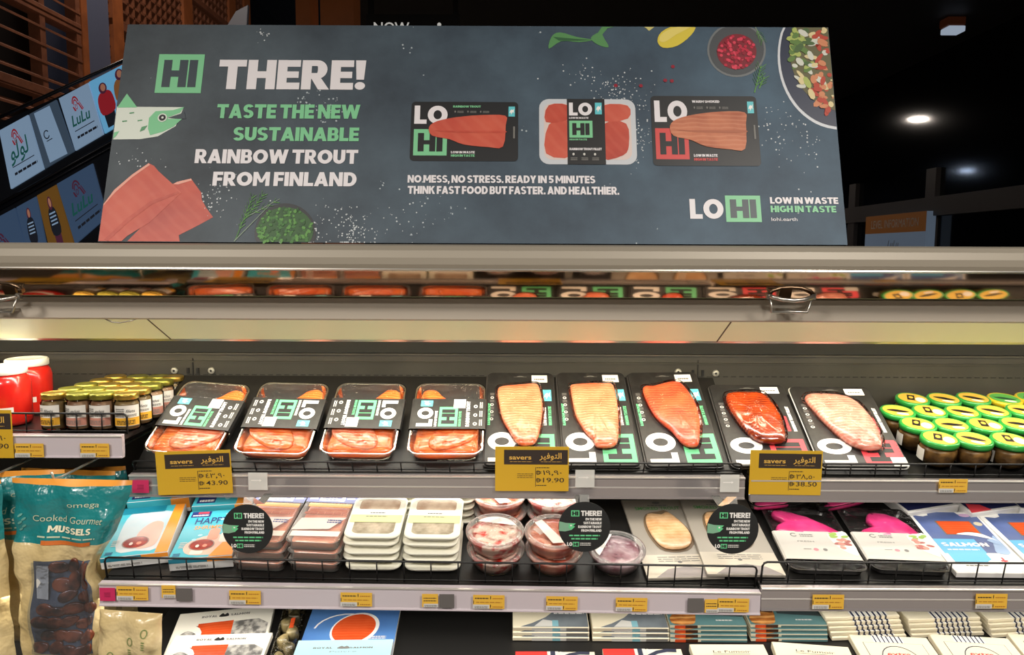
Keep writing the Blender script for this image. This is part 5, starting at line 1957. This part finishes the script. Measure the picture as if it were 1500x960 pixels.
def art_b(A, Fr):
    A.rect(.0, .0, 1, 1, TEALP, 1)
    A.poly([(.42, .26), (1, .20), (1, .44), (.42, .48)], mat('pack_dark_teal', (60, 70, 72), .4), 2)
    A.lines(.54, .32, .86, .44, 2, PALE, 3)
    A.lines(.62, .10, .84, .15, 1, PALE, 2)
    A.poly(subdiv([(.02, .50), (.2, .54), (.34, .50), (.38, .34), (.36, .16), (.3, .02), (.06, .02), (.02, .16), (.1, .32)]), BROWNF, 3)
    A.poly(subdiv([(.02, .36), (.16, .42), (.34, .40), (.36, .28), (.20, .30), (.10, .24)]), mat('crust_brown', (70, 34, 14), .4), 4)
    Fr.rect(.06, .05, .2, .95, ORW, 1)
    Fr.rect(.2, .05, .36, .95, mat('crust_brown', (70, 34, 14), .4), 1)
    Fr.rect(.4, .1, 1, .7, TEALP, 1)


STRB = mat('navy_stripe', (40, 44, 66), .45)


def art_c(top_red):
    def f(A, Fr):
        for k in range(7):
            x = .38 + .072 * k
            A.rect(x - .03, .0, x + .03, .46, WHITE, 1)
            A.rect(x - .014, .0, x + .014, .46, STRB, 2)
            Fr.rect(x - .012, .0, x + .012, 1, STRB, 2)
        if top_red:
            A.rect(.14, .42, .90, .52, mat('red_heading', (206, 44, 36), .45), 3)
    return f


def shingle(n, f0, dpx, W, L, h, rot, art, body, name, group, labels, fr=BD, dz=None, step=.0035):
    """a pile of flat packs, each a little behind the one beneath it"""
    u, v = fr.at(f0[0], f0[1], 0)
    for k in range(n):
        z = .0006 + k * (h + .0006)
        t = thing(name, fr.m(u + dpx * k, v + step * k, z, rot), labels % ('lowest', 'second', 'third', 'fourth', 'topmost')[k if k < n - 1 else 4], 'fish pack', group)
        mb = MB().prism([(-W / 2, 0), (W / 2, 0), (W / 2, L), (-W / 2, L)], .0002, h, body, h * .15)
        art(Art(mb, lambda x, y, l: (-W / 2 + x * W, y * L, h + l)), Art(mb, lambda x, z_, l: (-W / 2 + x * W, -l, z_ * h)))
        mb.build('card', t)


shingle(3, (807, 940), 0, .152, .13, .0085, 0, art_a, CRMP, 'smoked_fish_pack', G_A, 'cream and grey curved pack beside the bare deck, %s of its pile')
shingle(3, (924, 941), 0, .152, .13, .0085, 0, art_a, CRMP, 'smoked_fish_pack', G_A, 'cream and grey curved pack beside the teal pile, %s of its pile')
shingle(4, (1038, 942), 0, .152, .13, .0075, .0, art_b, CRMP, 'smoked_fish_pack', G_B, 'teal pack with browned fillet beside the grey packs, %s of its pile')
shingle(4, (1156, 941), 0, .152, .13, .0075, .0, art_b, CRMP, 'smoked_fish_pack', G_B, 'teal pack with browned fillet beside the striped packs, %s of its pile')
shingle(5, (1273, 938), -.003, .152, .13, .0082, .06, art_c(False), CRMP, 'striped_fish_pack', G_C, 'cream pack with navy stripes beside the teal pile, %s of its pile')
shingle(4, (1388, 934), -.002, .150, .13, .0085, .06, art_c(True), CRMP, 'striped_fish_pack', G_C, 'striped cream pack with red heading, middle pile, %s of its pile')
shingle(4, (1504, 933), -.002, .150, .13, .0085, .08, art_c(True), CRMP, 'striped_fish_pack', G_C, 'striped cream pack with red heading at the picture edge, %s of its pile')


def art_fum(A, Fr):
    A.txt('Le Fumoir', .28, .80, .055, INK, 1, 'l', width=.50, slant=.1)
    A.rect(.27, .765, .76, .772, INK, 1)
    A.lines(.34, .70, .68, .74, 1, GREY, 1, .4)
    A.rect(.1, .1, .9, .5, GRYB, 1)


for px, lb in ((1064, 'cream pack with handwritten style title in front of the first teal pile'), (1186, 'cream pack with handwritten style title in front of the second teal pile')):
    flat_pack(BD, (px + 28, 1012), (px, 944), .144, .016, .0006, lb, 'fish pack', G_D, 'smoked_fish_pack', CRMP, art_fum)


def art_extra(A, Fr):
    for k in range(7):
        x = .30 + .055 * k
        A.rect(x - .022, .86, x + .022, .99, WHITE, 1)
        A.rect(x - .009, .86, x + .009, .99, STRB, 2)
    A.rect(.12, .05, .88, .855, STRB, 1)
    A.rect(.127, .05, .873, .85, CRMP, 2)
    A.arc(.5, .52, .24, .28, 0, 360, .012, .014, STRB, 3)
    A.txt('extra', .5, .60, .09, mat('red_lettering', (206, 44, 40), .45), 3, 'c', width=.3, off=.015)
    A.rect(.34, .28, .66, .5, ORW, 3)


for (fx, bx, lb) in ((1352, 1300, 'cream pack with a ringed red word in front of the first striped pile'), (1480, 1418, 'cream pack with a ringed red word in front of the middle striped pile'), (1606, 1534, 'cream pack with a ringed red word cut by the picture edge')):
    flat_pack(BD, (fx, 1014), (bx, 932), .150, .013, .0006, lb, 'fish pack', G_E, 'striped_fish_pack', CRMP, art_extra)


def art_red(A, Fr):
    A.rect(.0, .0, .40, 1, mat('red_heading', (206, 44, 36), .45), 1)
    A.rect(.40, .0, .54, 1, PALE, 1)
    A.rect(.44, .0, .5, 1, STRB, 2)
    A.poly([(.56, .0), (1, .0), (1, .85), (.56, 1)], PALE, 1)
    A.arc(.85, .2, .5, .8, 80, 170, .04, .08, STRB, 2)


flat_pack(BD, (818, 1012), (813, 955), .152, .012, .0006, 'red and white pack with navy stripe in front of the bare deck', 'fish pack', 'red and white packs in the front row', 'smoked_fish_pack', CRMP, art_red)
flat_pack(BD, (956, 1014), (940, 951), .152, .012, .0006, 'red and white pack with navy stripe in front of the grey piles', 'fish pack', 'red and white packs in the front row', 'smoked_fish_pack', CRMP, art_red)

# ------------------------------------------------------------------ bags of mussels on hooks
KRAFT = mat('beige_film', (206, 182, 128), .3, noise=((226, 206, 158), 7, .35, .7), coat=.5, bump=(26, 1.0))
TEALB = mat('teal_film', (24, 116, 120), .28, noise=((38, 138, 140), 6, .35, .7), coat=.6, bump=(26, 1.0))
ORB = mat('orange_band', (226, 150, 58), .35, coat=.4)
GLW = mat('mussel_window', (74, 80, 92), .18, noise=((104, 112, 126), 16, .35, .7), coat=.8, bump=(22, .6))
MUS = mat('mussel_brown', (150, 82, 56), .3, noise=((58, 36, 34), 30, .38, .62), coat=.3)
FOG = clear('fogged_pane', (206, 212, 224), gloss=.16, rough=.14, bump=(40, 1.0), haze=.04)
G_BAG = 'hanging bags of cooked mussels'
HBAG = .40


def bag_z(x, y, W, H, T, s):
    e = (1 - (2 * abs(x) / W) ** 4) * (1 - abs(2 * (y + H / 2) / H) ** 5)
    w_ = .005 * math.sin(31 * x + 17 * y + s) + .004 * math.sin(57 * y - 23 * x + 2 * s) + .003 * math.sin(90 * x + 20 * y + s)
    q = max(0, abs(2 * x / W) - .55)
    w_ += .012 * q * math.sin(120 * y + 30 * x + s)
    return (T * max(e, 0) ** .6 + w_ * min(1, max(e, 0) * 3))


LIM = ((0, .112), (-.03, .110), (-.10, .082), (-.160, .040), (-.185, .036), (-.205, .052), (-.6, .052))


def squeeze(x, y, W):
    # the right-hand edge is pressed in by the shelf beside it
    if x <= 0:
        return x
    for (ya, la), (yb, lb) in zip(LIM, LIM[1:]):
        if y >= yb:
            k = (ya - y) / (ya - yb)
            lim = la + (lb - la) * max(0, min(1, k))
            break
    return x if x < .03 else .03 + (x - .03) * (lim - .03) / (W / 2 - .03)


def pressed(mb, W, on):
    if on:
        mb.v = [(squeeze(x, y, W), y, z) for x, y, z in mb.v]
    return mb


def mussel_bag(M, label, s, W=.232, H=HBAG, T=.030, detail=True, body=None):
    """local x across, y up (hangs below 0), z towards the shopper"""
    t = thing('mussel_bag', M, label, 'bag', G_BAG)
    mb = MB()
    nx, ny = 26, 44
    zf = lambda x, y: bag_z(x, y, W, H, T, s)
    def edge(y):
        return 1 + .018 * math.sin(40 * y + s) + .012 * math.sin(95 * y + 2 * s)
    for side in (1, -1):
        V = []
        for j in range(ny + 1):
            y = -H * j / ny
            for i in range(nx + 1):
                x = W * (i / nx - .5)
                zz = zf(x, y) if side > 0 else -.35 * zf(x, y)
                V.append((x * edge(y), y, zz))
        groups = {}
        for j in range(ny):
            y = -(j + .5) / ny
            yy = y * H
            m_ = body or (ORB if -.010 < yy < -.002 else (TEALB if yy > -.125 + .01 * math.sin(s) else KRAFT))
            for i in range(nx):
                q = (j * (nx + 1) + i, (j + 1) * (nx + 1) + i, (j + 1) * (nx + 1) + i + 1, j * (nx + 1) + i + 1)
                groups.setdefault(m_, []).append(q if side > 0 else q[::-1])
        for m_, fs in groups.items():
            mb.add(V, fs, m_, True)
    if body:
        Ab = Art(mb, lambda x, y, l: (x, y, zf(x, y) + .0010 + l * 2))
        sage = mat('bag_green_print', (120, 140, 84), .4)
        for x, y in ((.008, -.05), (-.026, -.078), (.036, -.03)):
            Ab.arc(x, y, .006, .008, 0, 360, .0016, .0016, sage, 1)
            Ab.lines(x - .003, y - .03, x + .003, y - .012, 4, sage, 1)
        pressed(mb, W, False).build('film_bag', t)
        return t
    A = Art(mb, lambda x, y, l: (x, y, zf(x, y) + .0012 + l * 2))
    CREAMT = mat('bag_lettering', (196, 204, 176), .4)
    A.txt('omega', .035, -.046, .010, CREAMT, 1, 'c', width=.062)
    A.txt('Cooked Gourmet', .01, -.076, .013, CREAMT, 1, 'c', width=.150, slant=.12)
    A.heavy('MUSSELS', .012, -.096, .012, mat('bag_cream', (236, 230, 200), .4), 1, 'c', width=.096, slant=.12)
    A.lines(-.055, -.106, .075, -.101, 1, CREAMT, 1)
    # small sprig emblem and orange strip
    for k in range(5):
        A.ell(-.090 + .007 * (k % 2), -.066 - .007 * k, .0052, .0022, mat('bag_sage', (96, 158, 148), .4), .3, 8, .6)
    V, Fs = [], []
    n = 12
    for i in range(n + 1):
        x = -.046 + .110 * i / n
        for y in (-.111, -.119):
            V.append((x, y, zf(x, y) + .0015))
    for i in range(n):
        Fs.append((2 * i, 2 * i + 1, 2 * i + 3, 2 * i + 2))
    mb.add(V, Fs, mat('orange_strip', (206, 110, 46), .4))
    A.txt('product of New Zealand', .0, -H + .04, .007, mat('bag_olive', (150, 136, 84), .4), 1, 'c', width=.15)
    fb_ = pressed(mb, W, detail).build('film_bag', t)
    if detail:
        mb = MB()
        V, Fs = [], []
        nx2, ny2 = 14, 18
        x0, x1, y0, y1 = -.066, .082, -.335, -.150
        for j in range(ny2 + 1):
            for i in range(nx2 + 1):
                x = x0 + (x1 - x0) * i / nx2 + .012 * (j / ny2 - .5)
                y = y0 + (y1 - y0) * j / ny2
                V.append((x, y, zf(x, y) + .0020))
        for j in range(ny2):
            for i in range(nx2):
                a_ = j * (nx2 + 1) + i
                Fs.append((a_, a_ + 1, a_ + nx2 + 2, a_ + nx2 + 1))
        mb.add(V, Fs, GLW, True)
        A = Art(mb, lambda x, y, l: (x, y, zf(x, y) + .0045 + l * 2))
        A.rect(-.054, -.222, -.030, -.158, PALE, 1)
        A.lines(-.052, -.22, -.032, -.16, 9, GREY, 2)
        wn_ = pressed(mb, W, True).build('window', t)
        mb = MB()
        rr = random.Random(5)
        spots = []
        for r_ in range(7):
            for c_ in range(5):
                spots.append((-.052 + .027 * c_ + .010 * (r_ % 2) + .010 * (3 - r_) / 7 + rr.uniform(-.004, .004), -.166 - .0265 * r_ + rr.uniform(-.004, .004), rr.uniform(-.2, 1.5) if r_ < 3 else rr.uniform(-.1, .7), rr.uniform(1.05, 1.5)))
        for x, y, a_, sc in spots:
            if x < -.024 and y > -.228:
                continue
            o = []
            ca, sa = math.cos(a_), math.sin(a_)
            for k in range(12):
                q = 2 * PI * k / 12
                r_ = (1 + .28 * math.cos(q)) * sc
                px_, py_ = .0145 * r_ * math.cos(q), .0088 * sc * math.sin(q) * (1 + .15 * math.cos(q))
                o.append((x + px_ * ca - py_ * sa, y + px_ * sa + py_ * ca))
            b0 = len(mb.v)
            mb.slab(o, .0055, MUS, 0, seed=k)
            mb.v[b0:] = [(vx, vy, vz + zf(vx, vy) + .0012) for vx, vy, vz in mb.v[b0:]]
        pressed(mb, W, True).build('mussels', wn_)
        mb = MB()
        mb.add([(x, y, z + .0075) for x, y, z in V], Fs, FOG, True)
        pressed(mb, W, True).build('clear_pane', wn_)
    return t


BG = Frame((0, 1.40, 1.5), (1, 0, 0), (0, 0, 1))
def hang(px, py, Y, rot=0, tilt=0):
    fr = Frame((0, Y, 1.5), (1, 0, 0), (0, 0, 1))
    u, v = fr.at(px, py)
    # frame z is towards -Y? make the bag face the shopper
    return Matrix.Translation(fr.o + fr.ex * u + fr.ey * v) @ Matrix.Rotation(PI / 2, 4, 'X') @ Matrix.Rotation(rot, 4, 'Z')


mussel_bag(hang(106, 702, 1.375, math.radians(-1)), 'bag of cooked gourmet mussels with its full brown window showing', 1.0, W=.225)
mussel_bag(hang(-76, 703, 1.38, math.radians(1)), 'mussel bag cut by the picture edge beside the full one', 2.2, W=.20, detail=False)
mussel_bag(hang(22, 690, 1.455, math.radians(2)), 'mussel bag hanging second behind the full one, teal top showing', 3.4, W=.20, H=.36, detail=False)
mussel_bag(hang(100, 688, 1.535, math.radians(-2)), 'mussel bag third behind the full one, orange seam showing', 4.1, W=.20, H=.36, detail=False)
mussel_bag(hang(120, 685, 1.610, math.radians(2)), 'rearmost mussel bag with an orange seam under the jar shelf', 5.3, W=.20, H=.36, detail=False)
mussel_bag(hang(192, 896, 1.335, math.radians(-4)), 'crumpled beige bag of mussels below the magenta tag', 6.1, W=.120, H=.093, T=.022, detail=False, body=KRAFT)
PEG = mat('steel_peg', (206, 202, 190), .3, .6)
for px, y0, lb in ((76, 1.37, 'steel peg hook holding the mussel bag with the full window'), (-30, 1.385, 'steel peg hook holding the mussel bag at the picture edge')):
    fr = Frame((0, y0, 1.5), (1, 0, 0), (0, 0, 1))
    u, v = fr.at(px, 712)
    o = thing('peg_hook', Matrix.Translation((u, 1.80, 1.5 + v)), lb, 'hook')
    L_ = 1.799 - y0
    MB().tube([(0, -.001, .012), (0, -L_ * .5, .010), (0, -L_ + .03, .008), (0, -L_ + .006, .012), (0, -L_, .026)], .0024, PEG, 8).build('rod', o)
    MB().box(-.014, .014, -.004, -.0008, -.01, .03, PEG, .001).build('plate', o)

# ------------------------------------------------------------------ price signs, labels, round tags
YEL = mat('mustard_card', (206, 164, 40), .45)
YELL = mat('price_label_yellow', (226, 178, 64), .45)
BRN = mat('dark_brown_print', (52, 42, 36), .5)
GOLDT = mat('gold_lettering', (222, 176, 82), .45)
AR_SAVE = '\ufeae\ufef4\ufed3\ufeee\ufe98\ufedf\ufe8d'


def savers(M, label, ar, en, W=.150, H=.089):
    t = thing('promotion_sign', M, label, 'price sign', 'mustard yellow price signs')
    mb = MB().box(-W / 2, W / 2, -.0008, 0, 0, H, YEL)
    A = Art(mb, lambda x, z, l: (-W / 2 + x * W, -.0008 - l, z * H))
    A.rect(.12, .60, .985, .93, BRN, 1)
    A.txt('savers', .19, .715, .10, GOLDT, 2, 'l', width=.30, off=.018)
    A.txt(AR_SAVE, .60, .735, .13, GOLDT, 2, 'l', width=.30, off=.015)
    A.lines(.2, .66, .5, .675, 1, GOLDT, 2)
    A.lines(.62, .66, .9, .675, 1, GOLDT, 2)
    A.rect(.545, .1, .552, .54, BRN, 1)
    A.lines(.30, .30, .52, .42, 3, BRN, 1, .3)
    A.lines(.56, .52, .74, .55, 1, BRN, 1)
    A.lines(.56, .12, .70, .155, 1, BRN, 1)
    for yb_, tx, wd in ((.37, ar, .30), (.20, en, .34)):
        A.txt('D', .565, yb_, .10, BRN, 1, 'l', width=.05, off=.01)
        A.rect(.555, yb_ + .03, .63, yb_ + .042, BRN, 2)
        A.rect(.555, yb_ + .06, .63, yb_ + .072, BRN, 2)
        A.txt(tx, .65, yb_, .105, BRN, 1, 'l', width=wd * .85, off=.008)
    mb.build('printed_card', t)
    mb = MB().box(-.012, .012, .0004, .005, H * .35, H * .55, PET)
    mb.build('clip', t)
    return t


VS = Frame((0, 1.461, 1.5), (1, 0, 0), (0, 0, 1))
def vs(px, py, rot=0, fr=VS):
    u, v = fr.at(px, py)
    return Matrix.Translation(fr.o + fr.ex * u + fr.ey * v) @ Matrix.Rotation(rot, 4, 'Y')


savers(vs(287, 724, math.radians(-2)), 'mustard yellow sign priced 43.90 in front of the first sleeved tray', '\u0664\u0663\u066b\u0669\u0660', '43.90', .152, .090)
savers(vs(779, 719.5, 0), 'mustard yellow sign priced 19.90 in front of the first black card', '\u0661\u0669\u066b\u0669\u0660', '19.90', .149, .092)
savers(vs(1149, 725, math.radians(.6)), 'mustard yellow sign priced 38.50 in front of the glazed fillet', '\u0663\u0668\u066b\u0665\u0660', '38.50', .146, .092)
VL = Frame((0, 1.449, 1.5), (1, 0, 0), (0, 0, 1))
savers(vs(-33, 671, 0, VL), 'mustard yellow sign in front of the red jars at the picture edge', '\u0661\u0669\u066b\u0669\u0660', '19.90', .148, .098)

G_PL = 'small yellow price labels in the shelf rails'
def price_label(fr_y, px, py, label, W=.059, H=.0265, kind=0, slope=0):
    fr = Frame((0, fr_y, 1.5), (1, 0, 0), (0, 0, 1))
    u, v = fr.at(px, py)
    nm = {0: 'price_label', 1: 'price_label', 2: 'blank_tag', 3: 'pink_tag'}[kind]
    t = thing(nm, Matrix.Translation(fr.o + fr.ex * u + fr.ey * v) @ Matrix.Rotation(slope, 4, 'Y'), label, 'price label' if kind < 2 else 'shelf tag', G_PL if kind < 2 else None)
    if kind >= 2 and 'group' in t:
        del t['group']
    mb = MB()
    base = {0: YELL, 1: YELL, 2: mat('dark_grey_tag', (98, 94, 92), .5), 3: mat('magenta_tag', (196, 40, 92), .5)}[kind]
    mb.box(-W / 2, W / 2, -.0006, 0, -H / 2, H / 2, base)
    A = Art(mb, lambda x, z, l: (-W / 2 + x * W, -.0006 - l, -H / 2 + z * H))
    if kind == 0:
        A.rect(.0, .0, .52, .30, PALE, 1)
        A.lines(.05, .05, .48, .22, 2, GREY, 2)
        A.lines(.06, .72, .5, .86, 1, BRN, 1)
        A.rect(.545, .70, .57, .92, BRN, 1)
        A.rect(.545, .08, .57, .3, BRN, 1)
        A.rect(.01, .36, .03, .6, BRN, 1)
        A.lines(.62, .10, .95, .22, 1, mat('label_ochre', (170, 112, 40), .5), 1)
        A.lines(.1, .44, .9, .54, 1, mat('label_ochre', (170, 112, 40), .5), 1)
        A.lines(.62, .72, .95, .84, 1, mat('label_ochre', (170, 112, 40), .5), 1)
    elif kind == 1:
        A.rect(.1, .0, 1, .26, PALE, 1)
        A.lines(.15, .05, .95, .2, 2, GREY, 2)
        A.lines(.1, .45, .9, .85, 2, BRN, 1, .3)
    elif kind == 3:
        A.lines(.3, .3, .7, .7, 3, mat('tag_dark_pink', (150, 26, 70), .5), 1)
    mb.build('label_card', t)


YLW = 1.326
names = ('under the faded shrimp box', 'under the stack of sliced trays by the round tag', 'under the first cream tray stack', 'under the front round tubs', 'under the pink salad tubs', 'under the single purple tub', 'under the half covered silver card')
for (px, py), nm in zip(((194, 869.5), (359, 875.5), (522, 878.5), (716, 882), (823, 884), (925, 886), (1074, 887)), names):
    price_label(YLW, px, py, 'yellow price label %s' % nm, slope=.012)
price_label(YLW, 157.5, 871, 'magenta square tag at the corner of the lower rail', .029, .0255, 3)
price_label(YLW, 247, 867, 'narrow yellow label beside a grey tag under the bright shrimp box', .026, .024, 1)
price_label(YLW, 270, 871.5, 'dark grey tag on the lower rail under the bright shrimp box', .030, .025, 2)
price_label(YLW, 630, 880, 'narrow yellow label beside a grey tag under the cream trays', .030, .0255, 1)
price_label(YLW, 654.5, 881, 'dark grey tag on the lower rail under the cream trays', .028, .027, 2)
price_label(YLW, 1019, 887, 'dark grey tag on the lower rail under the first silver card', .030, .027, 2)
price_label(YLW, 1042, 888, 'narrow yellow label beside a grey tag under the first silver card', .025, .026, 1)
price_label(YLW, 1213, 882, 'yellow price label in the lower rail under the pink fish', .059, .028)
price_label(YLW, 1452, 881, 'yellow price label in the lower rail under the blue salmon card', .059, .0285)
price_label(1.457, 1396, 712, 'yellow price label in the rail under the green lidded jars', .058, .028)
price_label(1.449, 43, 660, 'yellow price label in the jar shelf rail beside the mustard sign', .058, .028)
price_label(1.449, 139, 660, 'yellow price label in the jar shelf rail near its end', .058, .028)
price_label(1.462, 206, 713, 'magenta square tag beside the 43.90 sign', .034, .027, 3)
ARW = mat('frosted_tag', (150, 146, 144), .3)
for px, py, lb in ((376, 704, 'frosted rail tag with a white arrow under the second tray'), (855, 700, 'frosted rail tag with a white arrow past the 19.90 sign'), (1067, 707, 'frosted rail tag with a white arrow just before the 38.50 sign')):
    t = thing('rail_tag', vs(px, py, 0, Frame((0, 1.4625, 1.5), (1, 0, 0), (0, 0, 1))), lb, 'shelf tag')
    mb = MB().box(-.017, .022, -.0008, 0, -.02, .016, HAZY)
    A = Art(mb, lambda x, z, l: (x, -.0008 - l, z))
    A.rect(-.011, -.0008, .006, .0012, WHITE, 1)
    A.poly([(.006, -.0024), (.006, .0028), (.0105, .0002)], WHITE, 1)
    mb.build('tag_plate', t)

TAGK = mat('round_tag_black', (34, 36, 37), .45)
TAGF = mat('tag_fish_green', (128, 176, 146), .45)


def wobbler(px, py, r, label, Y=1.338):
    fr = Frame((0, Y, 1.5), (1, 0, 0), (0, 0, 1))
    u, v = fr.at(px, py)
    R_ = r * .001275
    t = thing('shelf_wobbler', Matrix.Translation((u, Y, 1.5 + v)), label, 'shelf tag', 'round black HI THERE tags')
    o = [(R_ * math.cos(2 * PI * i / 56), R_ * math.sin(2 * PI * i / 56)) for i in range(56)]
    mb = MB()
    mb.rings([[(x, y, z) for x, z in o] for y in (0, -.0010)], TAGK, False)
    A = Art(mb, lambda x, z, l: (x * R_, -.0010 - l, z * R_))
    A.hibox(-.52, .42, -.20, .66, MINT, TAGK, 1)
    A.heavy('THERE!', -.14, .44, .21, WHITE, 1, width=.80)
    for tx, y in (("I'M THE NEW", .26), ('SUSTAINABLE', .11), ('RAINBOW TROUT', -.04), ('FROM FINLAND', -.19)):
        A.heavy(tx, .66, y, .10, WHITE, 1, 'r', width={'I': .62, 'S': .70, 'R': .90, 'F': .78}[tx[0]])
    A.lines(-.58, -.37, .60, -.30, 1, MINT, 1, .8)
    A.lines(-.50, -.50, .52, -.43, 1, MINT, 1, .8)
    A.heavy('LO', -.66, -.76, .15, WHITE, 1, width=.2)
    A.hibox(-.44, -.78, -.20, -.60, MINT, TAGK, 1)
    A.lines(-.16, -.74, .26, -.60, 2, PALE, 1)
    A.poly([(-.985, -.16), (-.97, .22), (-.72, .16), (-.34, .14), (-.44, .04), (-.36, .02), (-.5, -.12), (-.75, -.18)], TAGF, 1)
    A.poly([(-.34, .14), (-.44, .04), (-.36, .02), (-.5, -.12), (-.62, -.02), (-.6, .13)], MINT, 2)
    A.ell(-.52, .06, .035, .035, WHITE, 3, 10)
    mb.build('printed_disc', t)
    # springy clear strip up to the rail
    mb = MB()
    zt = -.490 - v
    yb_ = 1.4615 - Y
    pts = [(0, .0012, R_ - .006), (0, .010, R_ + .010), (0, yb_ * .55, zt * .9), (0, yb_ - .001, zt)]
    mb.rings([[(-.009, y, z), (.009, y, z), (.009, y + .0006, z), (-.009, y + .0006, z)] for _, y, z in pts], FILM, False)
    mb.build('clear_strip', t)


wobbler(363, 775, 37, 'round black tag reading HI THERE! over the sliced salmon trays')
wobbler(856, 772, 38, 'round black tag reading HI THERE! over the round tubs')
wobbler(1073, 775, 38, 'round black tag reading HI THERE! over the silver cards')
